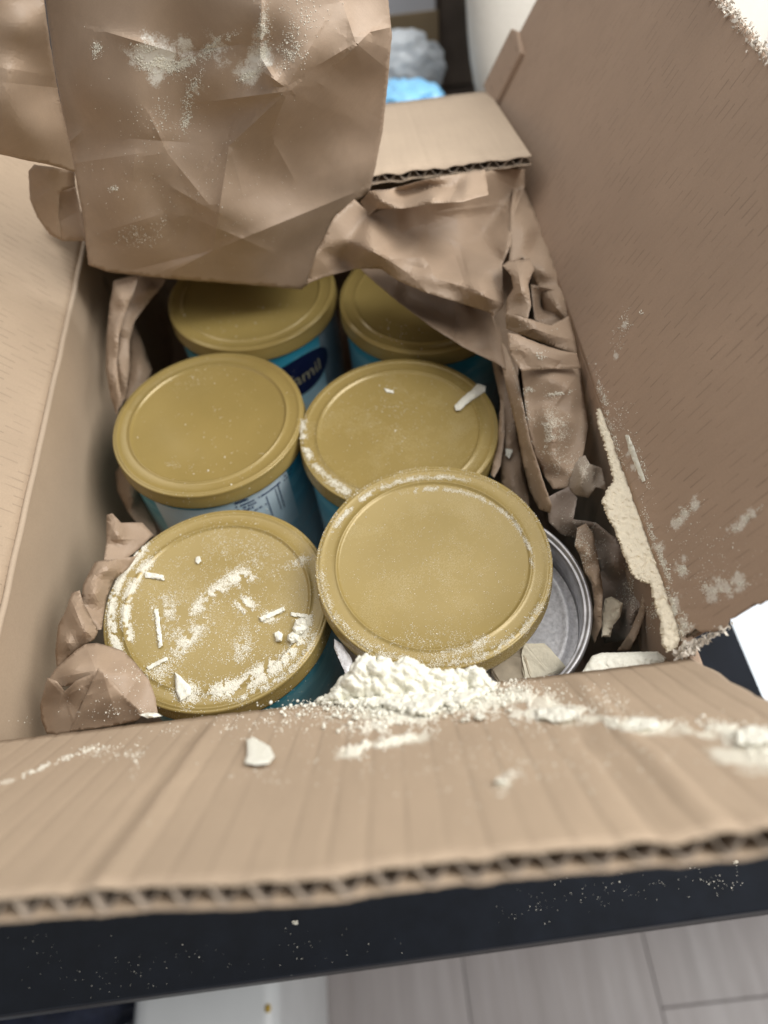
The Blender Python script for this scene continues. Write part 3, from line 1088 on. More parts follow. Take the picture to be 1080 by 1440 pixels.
strip = empty('paper_strip', P(770, 440, .21), 'creased strip of brown paper running down along the right wall', 'packing paper')
paper('upper_fold', [(722, 256, .215), (737, 264, .208), (762, 320, .205), (790, 400, .204), (806, 452, .20), (812, 480, .19), (790, 470, .195), (770, 455, .19), (756, 400, .203), (735, 362, .215), (716, 372, .216), (718, 310, .222)],
      [(740, 320, .222), (732, 300, .212), (765, 380, .215), (752, 350, .205), (785, 430, .214)], PAPER, amp=((26, .003), (12, .001)), sp=4.5, seed=18, base=4, rc=.8, parent=strip, stretch=(2.5, 1.2))
paper('bent_fold', [(706, 373, .224), (716, 366, .222), (745, 364, .219), (751, 378, .226), (743, 400, .232), (747, 430, .229), (742, 449, .224), (711, 442, .220), (713, 420, .224), (722, 405, .226), (719, 388, .228)],
      [(729, 384, .236), (733, 408, .236)], PAPER, amp=((24, .0015),), sp=4, seed=20, base=0, rc=0, parent=strip, folds=((0, 1),))
paper('bent_fold', [(711, 440, .226), (728, 444, .228), (742, 448, .226), (775, 458, .214), (800, 444, .207), (809, 480, .203), (812, 498, .200), (776, 486, .206), (742, 474, .210), (712, 462, .214)],
      [(750, 462, .221), (785, 474, .211)], PAPER, amp=((24, .0010),), sp=4, seed=33, base=0, rc=0, parent=strip, folds=((0, 1),))
paper('bent_fold', [(713, 468, .224), (726, 470, .226), (760, 484, .222), (790, 493, .216), (811, 497, .210), (817, 518, .203), (775, 519, .210), (733, 522, .214), (718, 500, .219)],
      [(745, 495, .222), (724, 484, .227), (790, 508, .212)], PAPER, amp=((24, .0010),), sp=4, seed=34, base=0, rc=0, parent=strip, folds=((1, 0), (0, 2)))
paper('middle_fold', [(746, 400, .212), (790, 410, .205), (802, 450, .198), (800, 470, .195), (775, 462, .198), (752, 450, .205)], [(768, 430, .19), (780, 440, .205)], PAPER2, amp=((18, .004),), sp=4, seed=21, base=4, rc=.8, parent=strip)
paper('hanging_fold', [(733, 518, .205), (775, 516, .205), (817, 516, .195), (822, 560, .19), (827, 600, .188), (820, 640, .187), (808, 668, .185), (800, 686, .18), (778, 688, .178), (766, 670, .18), (752, 640, .186), (742, 600, .19), (737, 560, .196)],
      [(778, 532, .212), (808, 548, .203), (762, 566, .198), (780, 600, .206), (806, 590, .192), (778, 645, .195), (798, 640, .186)], PAPER, amp=((24, .0030), (10, .0010)), sp=4, seed=22, base=4, rc=.8, parent=strip)
edge = empty('paper_strip', P(730, 600, .17), 'narrow dark paper strip standing on edge between the cans and the creased strip', 'packing paper')
paper('standing_fold', [(698, 470, .188), (712, 490, .192), (728, 530, .192), (738, 580, .198), (746, 620, .193), (762, 670, .19), (776, 710, .185), (774, 722, .175), (758, 716, .17), (745, 690, .168), (735, 650, .172), (728, 610, .178), (716, 560, .184), (704, 510, .19)],
      [(722, 545, .192), (742, 640, .178), (758, 690, .18)], PAPER, amp=((22, .003), (10, .001)), sp=4, seed=24, base=4, rc=.6, parent=edge, stretch=(2.5, 1.2))
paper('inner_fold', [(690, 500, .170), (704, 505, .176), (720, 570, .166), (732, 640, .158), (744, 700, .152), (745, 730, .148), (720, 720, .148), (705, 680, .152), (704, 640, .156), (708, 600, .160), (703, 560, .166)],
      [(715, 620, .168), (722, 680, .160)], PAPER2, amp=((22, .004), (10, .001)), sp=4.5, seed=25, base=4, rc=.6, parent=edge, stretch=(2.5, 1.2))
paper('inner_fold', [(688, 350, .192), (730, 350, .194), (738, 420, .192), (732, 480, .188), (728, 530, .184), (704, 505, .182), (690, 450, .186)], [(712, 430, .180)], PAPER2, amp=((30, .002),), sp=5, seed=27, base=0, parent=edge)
paper('lid_side_fold', [(704, 560, .166), (709, 568, .168), (710, 610, .166), (704, 655, .162), (695, 672, .16), (690, 668, .158), (700, 620, .162)], [(704, 600, .17)], PAPER, amp=((20, .001),), sp=4, seed=26, base=4, rc=.6, parent=edge)

# lower right: scraps standing between the open can and the right wall
low = empty('paper_scrap', P(860, 800, .17), 'torn dusty paper scraps standing between the open can and the right wall', 'packing paper')
paper('scrap', [(768, 700, .178), (800, 684, .182), (812, 700, .180), (806, 730, .176), (838, 735, .175), (870, 760, .17), (890, 800, .165), (905, 840, .165), (900, 880, .155), (880, 900, .15), (850, 905, .13), (838, 860, .145), (845, 800, .15), (825, 760, .155), (790, 752, .16), (772, 735, .165)],
      [(790, 715, .17), (820, 745, .168), (860, 790, .176), (870, 850, .14), (885, 860, .17), (850, 770, .16), (865, 820, .15)], m_paper('dusty_kraft_paper', (.32, .255, .21)), amp=((26, .008), (12, .0018)), sp=4.5, seed=28, base=5, rc=.8, parent=low)
paper('scrap', [(812, 742, .178), (824, 736, .18), (834, 750, .178), (842, 790, .176), (848, 830, .172), (846, 880, .165), (836, 905, .155), (828, 890, .155), (836, 850, .165), (832, 820, .17), (822, 805, .172), (815, 780, .174), (808, 768, .176)],
      [(828, 775, .186), (840, 850, .178), (835, 820, .184)], PAPER, amp=((24, .002), (10, .0008)), sp=4, seed=29, base=5, rc=.8, parent=low)
paper('scrap', [(905, 830, .172), (913, 828, .174), (908, 860, .168), (898, 890, .16), (885, 915, .15), (868, 915, .15), (885, 890, .158), (898, 860, .165)],
      [(905, 850, .176), (890, 895, .165)], PAPER, amp=((20, .002),), sp=4, seed=30, base=5, rc=.8, parent=low)
paper('scrap', [(872, 770, .172), (884, 780, .176), (902, 815, .172), (912, 822, .172), (918, 850, .165), (926, 890, .15), (920, 915, .14), (900, 915, .14), (895, 880, .15), (888, 840, .155), (878, 800, .165)],
      [(890, 800, .165), (905, 850, .155), (910, 890, .15)], PAPER2, amp=((20, .004), (10, .001)), sp=4, seed=31, base=5, rc=.8, parent=low)
wad = paper('paper_wad', [(808, 645, .184), (823, 640, .190), (829, 652, .192), (846, 658, .186), (854, 690, .180), (838, 685, .186), (828, 700, .178), (806, 696, .178), (799, 684, .180)],
      [(820, 667, .204), (837, 674, .182), (814, 685, .196), (830, 690, .182)], m_paper('powdered_paper', (.42, .35, .28)), amp=((14, .003),), sp=3, seed=32, base=0, rc=0)
tag(wad, 'small powdery paper wad at the right wall above the cream slab', 'packing paper')

# front left roll of paper
roll = empty('paper_roll', P(120, 900, .18), 'bunched brown paper stuffed in the front left corner beside the dusty lid', 'packing paper')
paper('back_fold', [(150, 724, .17), (158, 722, .176), (170, 735, .17), (200, 735, .162), (216, 752, .155), (196, 772, .16), (172, 790, .168), (146, 788, .172), (150, 760, .17)],
      [(165, 750, .182), (180, 760, .166)], PAPER, amp=((24, .004), (10, .0008)), sp=4.5, seed=40, base=4, rc=.5, parent=roll)
paper('upper_fold', [(134, 790, .182), (150, 788, .184), (190, 782, .175), (196, 776, .17), (180, 800, .168), (160, 815, .168), (150, 840, .17), (146, 862, .172), (143, 885, .178), (136, 886, .18), (125, 868, .186), (112, 850, .184), (118, 820, .182)],
      [(135, 830, .196), (150, 800, .192), (138, 875, .186), (128, 815, .188)], PAPER, amp=((24, .002), (10, .0006)), sp=4.5, seed=41, base=4, rc=.5, parent=roll)
paper('side_fold', [(101, 834, .182), (112, 830, .19), (118, 850, .186), (128, 868, .184), (138, 888, .186), (132, 900, .182), (110, 912, .18), (95, 925, .176), (80, 938, .168), (78, 915, .166), (82, 880, .170), (92, 860, .176)],
      [(105, 855, .198), (115, 880, .195), (92, 902, .192), (125, 893, .196), (100, 885, .184)], PAPER, amp=((24, .002), (10, .0006)), sp=4.5, seed=42, base=4, rc=.5, parent=roll,
      folds=((0, 1), (1, 3)))
paper('top_fold', [(106, 915, .188), (120, 906, .189), (136, 904, .189), (158, 910, .188), (174, 916, .187), (191, 933, .186), (209, 955, .185), (219, 982, .182), (222, 1003, .179), (198, 1007, .182), (172, 980, .192), (140, 948, .200), (112, 962, .194), (88, 966, .188), (67, 957, .182), (79, 940, .186)],
      [(136, 928, .199), (100, 940, .198), (180, 945, .195), (160, 930, .190), (205, 975, .184)], PAPER, amp=((30, .0010),), sp=3.5, seed=43, base=0, parent=roll,
      creases=((136, 944, 120, 908, .0012, 8), (138, 942, 175, 918, .0012, 10), (138, 942, 72, 955, .0014, 8)))
paper('side_fold', [(67, 953, .192), (80, 958, .196), (91, 972, .188), (107, 957, .200), (124, 950, .204), (139, 942, .206), (124, 974, .196), (112, 1000, .186), (101, 1029, .176), (80, 1033, .170), (66, 1032, .166), (58, 1012, .166), (57, 990, .172), (62, 970, .184)],
      [(86, 988, .182), (104, 968, .194), (84, 1008, .176), (96, 985, .178), (112, 972, .196)], PAPER, amp=((30, .0010),), sp=3.5, seed=44, base=0, parent=roll,
      creases=((68, 955, 91, 980, .0016, 7), (91, 980, 118, 965, .0018, 6), (91, 980, 100, 1020, -.0012, 8)))
paper('front_fold', [(138, 939, .210), (152, 953, .208), (174, 977, .203), (202, 1004, .195), (193, 1013, .188), (158, 1021, .184), (98, 1029, .178), (108, 1006, .188), (123, 974, .199)],
      [(150, 985, .200)], PAPER, amp=((40, .0006),), sp=3.5, seed=45, base=0, parent=roll)
# strips down the left wall
strips = empty('paper_strip', P(180, 480, .16), 'long paper folds standing between the left wall and the left cans', 'packing paper')
paper('standing_fold', [(160, 395, .20), (196, 385, .205), (188, 412, .198), (176, 440, .196), (168, 470, .192), (164, 510, .18), (170, 560, .17), (164, 585, .155), (156, 560, .165), (149, 520, .175), (150, 470, .185), (154, 430, .192)],
      [(172, 420, .208), (160, 470, .197), (158, 530, .185)], PAPER, amp=((20, .003),), sp=4.5, seed=50, base=4, rc=.6, parent=strips, stretch=(3, 1.6))
paper('standing_fold', [(196, 385, .185), (236, 388, .185), (228, 402, .18), (205, 430, .175), (190, 450, .17), (182, 480, .165), (182, 520, .155), (176, 560, .145), (168, 575, .14), (164, 540, .15), (166, 500, .165), (170, 460, .175), (182, 420, .182)],
      [(205, 410, .19), (180, 465, .18), (174, 530, .165)], PAPER, amp=((20, .003),), sp=4.5, seed=51, base=4, rc=.6, parent=strips, stretch=(3, 1.6))
paper('standing_fold', [(186, 450, .14), (200, 480, .13), (214, 520, .12), (205, 545, .12), (190, 580, .12), (176, 600, .11), (176, 560, .12), (182, 500, .13)],
      [(195, 520, .135)], PAPER2, amp=((20, .003),), sp=5, seed=52, base=4, rc=.6, parent=strips)
paper('standing_fold', [(172, 650, .13), (184, 668, .128), (200, 700, .12), (218, 738, .11), (222, 760, .105), (205, 750, .11), (180, 720, .12), (165, 690, .12), (162, 665, .12)],
      [(186, 700, .135)], PAPER2, amp=((20, .004),), sp=5, seed=53, base=4, rc=.6, parent=strips)

# ------------------------------------------------------------------ powder
def noise3(p, s, k=0): return mnoise.noise((p[0] * s + k, p[1] * s - k, p[2] * s + 2 * k))


def chunk(name, px_poly, z, thick, label=None, cat='powder chunk', mat=None, group=None, mode='z', top_tilt=None, seed=1, parent=None, res=2.6, amp=.0012, crown=.35, lumps=None, hmap=None, rag=.45):
    """a broken piece with a traced outline, its own height and thickness"""
    rng = np.random.RandomState(seed)
    n = len(px_poly)
    ol = []
    for i in range(n):
        a, b = px_poly[i], px_poly[(i + 1) % n]
        L = math.hypot(b[0] - a[0], b[1] - a[1]); k = max(1, int(L / res))
        for j in range(k):
            f = j / k
            o = rng.uniform(-rag, rag) if j else 0
            ol.append((a[0] + (b[0] - a[0]) * f + o, a[1] + (b[1] - a[1]) * f + rng.uniform(-rag, rag) * .6))
    poly = np.array(ol)
    gx = np.arange(poly[:, 0].min(), poly[:, 0].max(), res); gy = np.arange(poly[:, 1].min(), poly[:, 1].max(), res)
    G = np.array([(x + rng.uniform(-.3, .3), y + rng.uniform(-.3, .3)) for y in gy for x in gx]).reshape(-1, 2)
    inside = np.zeros(len(G), bool)
    for i in range(len(poly)):
        a, b = poly[i], poly[(i + 1) % len(poly)]
        if a[1] == b[1]: continue
        inside ^= ((a[1] > G[:, 1]) != (b[1] > G[:, 1])) & (G[:, 0] < (b[0] - a[0]) * (G[:, 1] - a[1]) / (b[1] - a[1]) + a[0])
    G = G[inside]
    if len(G):
        dm = np.array([((poly - g) ** 2).sum(1).min() for g in G]); G = G[dm > (res * .6) ** 2]
    m = len(ol)
    r = delaunay_2d_cdt([Vector(p) for p in ol] + [Vector(g) for g in G], [(i, (i + 1) % m) for i in range(m)], [], 1, 1e-6)
    V = [Vector(v) for v in r[0]]; F = [tuple(f) for f in r[2]]
    zf = z if callable(z) else (lambda x, y: z)
    top, bot = [], []
    mpx = .00037
    LB = []
    if lumps:
        cnt, r0, r1 = lumps
        for _ in range(cnt):
            q = V[rng.randint(len(V))]
            LB.append((q.x + rng.uniform(-2, 2), q.y + rng.uniform(-2, 2), r0 + (r1 - r0) * rng.uniform() ** 2.5))
        LB = np.array(LB)
    for v in V:
        d = math.sqrt(((poly - np.array(v)) ** 2).sum(1).min()) * mpx
        e = min(1, d / max(1e-6, thick * .6)); e = math.sqrt(1 - (1 - e) ** 2)
        base = P(v.x, v.y, zf(v.x, v.y))
        lift = thick * (1 - crown + crown * e) + amp * noise3(base, 420, seed) * e + .5 * amp * noise3(base, 1100, seed) * e
        if lumps:
            dd = (LB[:, 0] - v.x) ** 2 + (LB[:, 1] - v.y) ** 2
            hh_ = np.sqrt(np.maximum(0, LB[:, 2] ** 2 - dd)) * .9
            hh_ = (hh_ + LB[:, 2] * .25 * (dd < LB[:, 2] ** 2)).max()
            lift += float(hh_) * mpx * e
        if hmap: lift += hmap(v.x, v.y) * e
        dr = (CAM - base).normalized()
        up = Vector((0, 0, 1))
        top.append(base + dr * (lift))
        bot.append(base)
    nb = len(top)
    edges = {}
    for f in F:
        for i in range(3):
            e = (f[i], f[(i + 1) % 3])
            edges[e] = edges.get(e, 0) + 1
    bd = [e for e in edges if (e[1], e[0]) not in edges]
    faces = F + [tuple(nb + i for i in reversed(f)) for f in F] + [(a, nb + a, nb + b, b) for a, b in bd]
    c0 = sum(top + bot, Vector()) / (2 * nb)
    if parent is not None: c0 = parent.location.copy()
    o = mesh_obj(name, [p - c0 for p in top + bot], faces, mat or POWDER, parent, True, loc=None if parent else c0)
    bm = bmesh.new(); bm.from_mesh(o.data); bmesh.ops.recalc_face_normals(bm, faces=bm.faces); bm.to_mesh(o.data); bm.free()
    o.data.set_sharp_from_angle(angle=math.radians(38))
    if label: tag(o, label, cat, group)
    return o


def flapz(px, py):
    """height of the front flap's seen face under a photo point"""
    a_ = math.radians(52.5); n = Vector((0, math.sin(a_), math.cos(a_)))
    o_ = Vector((0, BY0, H + .001)); d = ray(px, py)
    return (CAM + d * (((o_ - CAM).dot(n)) / d.dot(n))).z


def rflapz(px, py):
    o_ = Vector((BX1, 0, H)); d = ray(px, py)
    return (CAM + d * (((o_ - CAM).dot(n_r)) / d.dot(n_r))).z


L = LID_Z - .0019
LE = .1815 - .0019

G1 = 'thin cream slivers on the front left lid'
chunk('cream_sliver', [(204, 804), (231, 809), (232, 816), (204, 812)], L, .0014, 'cream sliver lying crosswise over the powder streaks, upper left of the dusty lid', group=G1, rag=.9, res=2.0, seed=1)
chunk('cream_sliver', [(217, 857), (223, 856), (229, 908), (223, 911)], L, .0016, 'long upright cream sliver on the left half of the dusty lid', group=G1, rag=.9, res=2.0, seed=2)
chunk('cream_sliver', [(206, 938), (234, 923), (236, 928), (209, 942)], L, .0014, 'short slanted cream sliver at the lower left of the dusty lid', group=G1, rag=.9, res=2.0, seed=3)
chunk('cream_sliver', [(364, 868), (399, 853), (401, 858), (368, 874)], L, .0016, 'slanted cream sliver with powder behind it, right of the dusty lid', group=G1, rag=.9, res=2.0, seed=4)
chunk('cream_sliver', [(409, 861), (436, 864), (436, 869), (409, 866)], L, .0014, 'small level cream sliver just above the round crumbs of the dusty lid', group=G1, rag=.9, res=2.0, seed=5)
chunk('cream_flake', [(246, 945), (253, 950), (269, 967), (268, 977), (253, 986), (247, 972)], L, .004, 'pointed white flake standing near the bottom rim of the dusty front left lid', seed=6)
chunk('cream_crumb', [(416, 872), (424, 868), (432, 872), (432, 884), (426, 892), (416, 892), (411, 884)], L, .005, 'largest round crumb near the right rim of the dusty lid', seed=7, amp=.0025)
chunk('cream_crumb', [(405, 892), (412, 888), (421, 893), (420, 902), (410, 905), (404, 900)], L, .004, 'rough crumb just below the largest crumb on the dusty lid', seed=8, amp=.0025)
chunk('cream_crumb', [(386, 890), (392, 887), (398, 892), (396, 902), (388, 902)], L, .003, 'small crumb left of the other crumbs on the dusty lid', seed=9, amp=.002)
chunk('cream_crumb', [(276, 783), (281, 782), (283, 789), (279, 793), (275, 790)], L, .002, 'tiny lone crumb near the top of the dusty lid', seed=10)
chunk('cream_flake', [(639, 571), (649, 560), (664, 548), (672, 539), (683, 543), (682, 551), (668, 560), (656, 568), (647, 577), (641, 577)], L, .0035, 'long cream flake near the far right rim of the right middle lid', seed=11)
chunk('cream_flake', [(540, 546), (553, 549), (554, 553), (543, 551)], L, .001, 'tiny cream flake near the top of the right middle lid', seed=12)
chunk('cream_flake', [(347, 1040), (356, 1036), (368, 1043), (380, 1050), (386, 1064), (378, 1074), (360, 1076), (344, 1073), (348, 1060)], flapz, .004, 'big white flake alone on the left half of the front flap', seed=13)
chunk('cream_flake', [(196, 1005), (208, 1002), (222, 1003), (228, 1007), (208, 1010)], .2075, .003, 'small white flake on the front fold beside the paper roll', seed=14)
chunk('cream_flake', [(711, 620), (717, 618), (721, 636), (716, 645), (711, 640)], .16, .003, 'small cream flake in the dark gap right of the right middle lid', seed=15)
# blocks at and around the open can
def block(name, pts, faces, depth, label, mat=CHUNKM, bev=.0008, cat='powder chunk'):
    """broken block: traced corners with their own heights, sides going straight down"""
    top = [P(*p) for p in pts]
    n = len(top)
    es = {}
    for f in faces:
        for i in range(len(f)): es[(f[i], f[(i + 1) % len(f)])] = 1
    bd = [e for e in es if (e[1], e[0]) not in es]
    fs = list(faces) + [tuple(n + i for i in reversed(f)) for f in faces] + [(a, n + a, n + b, b) for a, b in bd]
    c0 = sum(top, Vector()) / n
    vs = [p - c0 for p in top] + [p - c0 - Vector((0, 0, depth)) for p in top]
    bm = bmesh.new()
    bv = [bm.verts.new(v) for v in vs]
    for f in fs: bm.faces.new([bv[i] for i in f])
    bmesh.ops.recalc_face_normals(bm, faces=bm.faces)
    bmesh.ops.bevel(bm, geom=list(bm.edges), offset=bev, segments=2, affect='EDGES')
    bmesh.ops.triangulate(bm, faces=bm.faces)
    bmesh.ops.subdivide_edges(bm, edges=bm.edges, cuts=4, use_grid_fill=True)
    for v in bm.verts: v.co += Vector((noise3(v.co, 500, 1), noise3(v.co, 500, 4), noise3(v.co, 500, 7))) * .00035
    o = bm_obj(name, bm, mat, None, True)
    o.data.set_sharp_from_angle(angle=math.radians(35))
    o.location = c0
    return tag(o, label, cat)


block('cake_block', [(735, 904, .166), (768, 904, .164), (798, 938, .150), (775, 948, .150), (758, 955, .150), (738, 958, .152), (732, 920, .160)], [(0, 1, 2, 3), (0, 3, 4, 5, 6)], .014,
      'angular cream block lying in the open can, just right of the powder heap', mat=m_plain('cream_cake_pale', (.84, .78, .62), .9, var=.05, scale=300, spec=.1, bump=.3))
block('cake_block', [(734, 904, .163), (740, 925, .160), (752, 962, .150), (705, 966, .148), (690, 940, .152), (712, 925, .156)], [(0, 1, 5), (1, 2, 3, 4, 5)], .012,
      'shaded cream block in the open can, nearest its front rim', mat=m_plain('cream_cake_shaded', (.56, .48, .36), .9, var=.08, scale=260, spec=.15))  # darker copy of the cream cake, shade put into its colour
chunk('cake_block', [(833, 922), (845, 918), (925, 916), (938, 926), (932, 935), (845, 948), (815, 950)], lambda x, y: .180 if x > 815 else .17, .010, 'long pale cream slab wedged behind the front fold, right of the open can', seed=18, crown=.25)
chunk('cake_block', [(851, 842), (860, 839), (876, 848), (872, 868), (862, 880), (858, 896), (846, 896), (846, 865)], .158, .006, 'cream lump deep among the paper scraps right of the open can', seed=19, mat=CHUNKM)
chunk('cake_slab', [(838, 575), (848, 572), (857, 603), (868, 614), (879, 650), (893, 690), (908, 735), (925, 780), (940, 825), (953, 865), (957, 898), (951, 914), (938, 918), (930, 905), (928, 872), (920, 850), (914, 822), (900, 818), (888, 808),
                    (876, 780), (866, 750), (852, 724), (846, 706), (851, 692), (862, 677), (858, 655), (849, 625), (841, 598)], .2005, .0042, 'long caked smear of cream powder on the right wall fold, broad in its middle', seed=20, mat=CHUNKM, amp=.0010, crown=.6, res=2.0, rag=1.5,
      hmap=lambda x, y: .0016 * mnoise.noise((x * .045, y * .03, 1)) + .0009 * mnoise.noise((x * .13, y * .13, 5)) + .0004 * mnoise.noise((x * .45, y * .45, 5)))
chunk('cream_smear', [(879, 612), (884, 611), (893, 632), (908, 676), (903, 678), (893, 655), (884, 632)], lambda x, y: rflapz(x, y), .0012, 'thin cream streak on the right flap just above the fold', cat='powder smear', seed=23)
# curved white flap of the open can's seal under the loose lid's left edge
chunk('seal_scrap', [(470, 898), (480, 905), (494, 925), (500, 948), (500, 960), (487, 950), (478, 930), (470, 912)], .166, .003, 'white powdered edge of the torn seal under the left of the loose lid', cat='torn seal', seed=24, mat=FOIL)
# fragments on the flap by the right corner
for k, (x, y, s) in enumerate(((782, 1004, 26), (905, 1018, 22), (1060, 1035, 30), (675, 1008, 9), (703, 1098, 9), (655, 1012, 6), (500, 1010, 5))):
    n_ = 14
    pl = [(x + s * (1.25 if k in (0, 1) else 1) * math.cos(2 * PI * i / n_) * RND.uniform(.75, 1.15), y + s * .5 * math.sin(2 * PI * i / n_) * RND.uniform(.7, 1.2)) for i in range(n_)]
    nm = ['low mound of white powder on the front flap right of the heap', 'low mound of white powder on the right of the front flap', 'broad pale powder patch at the right end of the front flap',
          'small powder lump on the flap right below the heap', 'lone powder lump halfway down the front flap', 'smaller lump left of the powder lump below the heap', 'tiny lump on the flap under the left of the heap'][k]
    chunk('powder_lump', pl, flapz, .0010 if s > 12 else .0016, nm, cat='powder', seed=60 + k, amp=.0008, crown=.95, res=1.8, lumps=(max(10, int(s * 5)), 1.2, min(6, s * .35)))


def blob(vs, fs, p, r, rng, flat=.8, up=None):
    """small rough crumb, 8 faces, appended to a mesh under construction"""
    b = len(vs)
    q = Matrix.Rotation(rng.uniform(0, 6.28), 3, Vector((rng.gauss(0, 1), rng.gauss(0, 1), rng.gauss(0, 1))).normalized())
    for k in range(3):
        a_ = q.col[k] * r
        vs.append(p + a_ * rng.uniform(.6, 1.2)); vs.append(p - a_ * rng.uniform(.6, 1.2))
    for x in (0, 1):
        for y in (2, 3):
            for z in (4, 5):
                fs.append((b + x, b + y, b + z) if (x + y + z) % 2 else (b + y, b + x, b + z))


def small_blob(vs, fs, p, r, rng, ICO=[None]):
    if ICO[0] is None:
        bm = bmesh.new(); bmesh.ops.create_icosphere(bm, subdivisions=1, radius=1)
        ICO[0] = ([v.co.copy() for v in bm.verts], [tuple(v.index for v in f.verts) for f in bm.faces]); bm.free()
    b = len(vs)
    for c in ICO[0][0]: vs.append(p + c * r * rng.uniform(.7, 1.3))
    fs += [tuple(b + i for i in f) for f in ICO[0][1]]


def ico_blob(vs, fs, p, r, rng, ICO=[None]):
    if ICO[0] is None:
        bm = bmesh.new(); bmesh.ops.create_icosphere(bm, subdivisions=2, radius=1)
        ICO[0] = ([v.co.copy() for v in bm.verts], [tuple(v.index for v in f.verts) for f in bm.faces]); bm.free()
    b = len(vs); k = rng.uniform(0, 99)
    for c in ICO[0][0]:
        rr = r * (1 + .38 * mnoise.noise((c.x * 1.6 + k, c.y * 1.6, c.z * 1.6 - k)) + .2 * mnoise.noise((c.x * 4 + k, c.y * 4, c.z * 4 - k)))
        vs.append(p + c * rr)
    fs += [tuple(b + i for i in f) for f in ICO[0][1]]


# the heap on the front fold: outline and crest traced, built as a lumpy relief over the fold
def heap():
    rng = random.Random(5)
    up = [(446, 986), (455, 980), (464, 974), (474, 962), (482, 952), (492, 946), (496, 934), (506, 924), (514, 920), (523, 924), (530, 929), (540, 924), (549, 928), (556, 934), (566, 926), (578, 926),
          (588, 932), (602, 940), (620, 943), (640, 942), (655, 942), (668, 937), (676, 940), (683, 948), (690, 958), (702, 962)]
    dn = [(700, 968), (684, 974), (668, 980), (655, 990), (640, 994), (622, 990), (608, 1002), (590, 1006), (572, 998), (560, 1000), (540, 992), (520, 994), (505, 988), (490, 992), (470, 988), (456, 990)]

    def fz(x, y):
        yf = 988 - (x - 460) * .085
        if y >= yf: return flapz(x, y)
        return H + .001 + (yf - y) * .00022

    def hm(x, y):
        c = .004 * math.exp(-((y - 950) / 22) ** 2) * math.exp(-((x - 520) / 60) ** 2)
        return c + .0012 * mnoise.noise((x * .05, y * .05, 2)) + .0006 * mnoise.noise((x * .3, y * .3, 4)) + .0004 * mnoise.noise((x * .8, y * .8, 4))
    o = chunk('powder_heap', up + dn, fz, .0045, seed=5, res=2.0, amp=.0010, crown=1.0, lumps=(500, 2, 12), hmap=hm)
    base = [o.matrix_world @ v.co if False else o.location + v.co for v in o.data.vertices]
    vs = [Vector(p) for p in base]
    fs = [tuple(f.vertices) for f in o.data.polygons]
    poly = up + dn

    def inside(x, y):
        r = False
        for i in range(len(poly)):
            (ax, ay), (bx, by) = poly[i], poly[(i + 1) % len(poly)]
            if (ay > y) != (by > y) and x < (bx - ax) * (y - ay) / (by - ay) + ax: r = not r
        return r
    n = 0
    while n < 6500:
        x, y = rng.uniform(440, 712), rng.uniform(915, 1010)
        if not inside(x, y):
            continue
        r = .0004 + .0008 * rng.random() ** 2 + (.0022 * rng.random() ** 2 if rng.random() < .07 else 0)
        # nearer the outline the crumbs are smaller, so that the edge stays crumbly
        mpx = .00036
        dmin = min(math.hypot(x - qx, y - qy) for qx, qy in poly) * mpx
        r = min(r, .0007 + dmin * .6)
        lift = (.0045 + hm(x, y)) * min(1, dmin / .0045) ** .5 * rng.uniform(.88, 1.06)
        p = P(x, y, fz(x, y))
        p = p + (CAM - p).normalized() * lift
        (ico_blob if r > .0009 else small_blob)(vs, fs, p, r, rng)
        n += 1
    # crumbs that rolled down the flap and along the fold
    n = 0
    while n < 2600:
        x = rng.gauss(575, 75); y = 985 - (x - 460) * .06 + abs(rng.gauss(0, 16)) - 4
        if rng.random() > math.exp(-abs(mnoise.noise((x * .05, y * .05, 9))) * 2): continue
        p = P(x, y, flapz(x, y))
        small_blob(vs, fs, p, (.00022 + .0009 * rng.random() ** 5), rng)
        n += 1
    bpy.data.objects.remove(o)
    o = mesh_obj('powder_heap', vs, fs, POWDER, None, True)
    tag(o, 'heap of crumbly cream powder on the front fold of the box', 'powder', kind='stuff')
    return o


heap()

# ------------------------------------------------------------------ background things
WHITE = m_plain('white_lacquer', (.72, .74, .76), .35, var=.04, scale=10)


def bg_box(name, x0, x1, y0, y1, z0, z1, mat, label, cat, bev=.004, rz=0.0, extra=None):
    cx, cy = (x0 + x1) / 2, (y0 + y1) / 2
    e = empty(name, (cx, cy, z0), label, cat, rot=(0, 0, rz))
    bm_obj('body', box_bm(x0 - cx, x1 - cx, y0 - cy, y1 - cy, 0, z1 - z0, bev), mat, e)
    return e


# a low shelf behind the desk carries the things seen at the top
SH = -.02
shelf = bg_box('storage_shelf', -.6, .40, .80, 1.75, -.73, SH, m_plain('dark_brown_wood', (.055, .042, .034), .5, var=.3, scale=8), 'dark wooden unit standing behind the desk', 'cabinet')
tan = m_plain('tan_carton', (.36, .27, .16), .7, var=.1)
cr = bg_box('white_carton', .02, .140, 1.12, 1.35, SH + .001, .35, m_plain('white_carton_card', (.74, .75, .79), .6, var=.05, scale=9), 'blurred white carton with a tan foot behind the box', 'carton')
o = bm_obj('carton_base', box_bm(-.0625, .0625, -.1165, -.1152, .0, .112, .0005), tan, cr)
o = bm_obj('side_panel', box_bm(.0602, .062, -.115, .115, .0, .36, .0005), m_plain('brown_side', (.16, .11, .075), .7, var=.2), cr)
post = bg_box('wooden_post', .146, .235, 1.14, 1.2, SH + .001, .55, m_plain('grey_brown_wood', (.13, .105, .085), .6, var=.35, scale=14), 'dark grey-brown wooden post behind the box', 'post')


def soft_body(name, prof_pts, y0, y1, mat, label, cat, parent=None, loc=None):
    pass


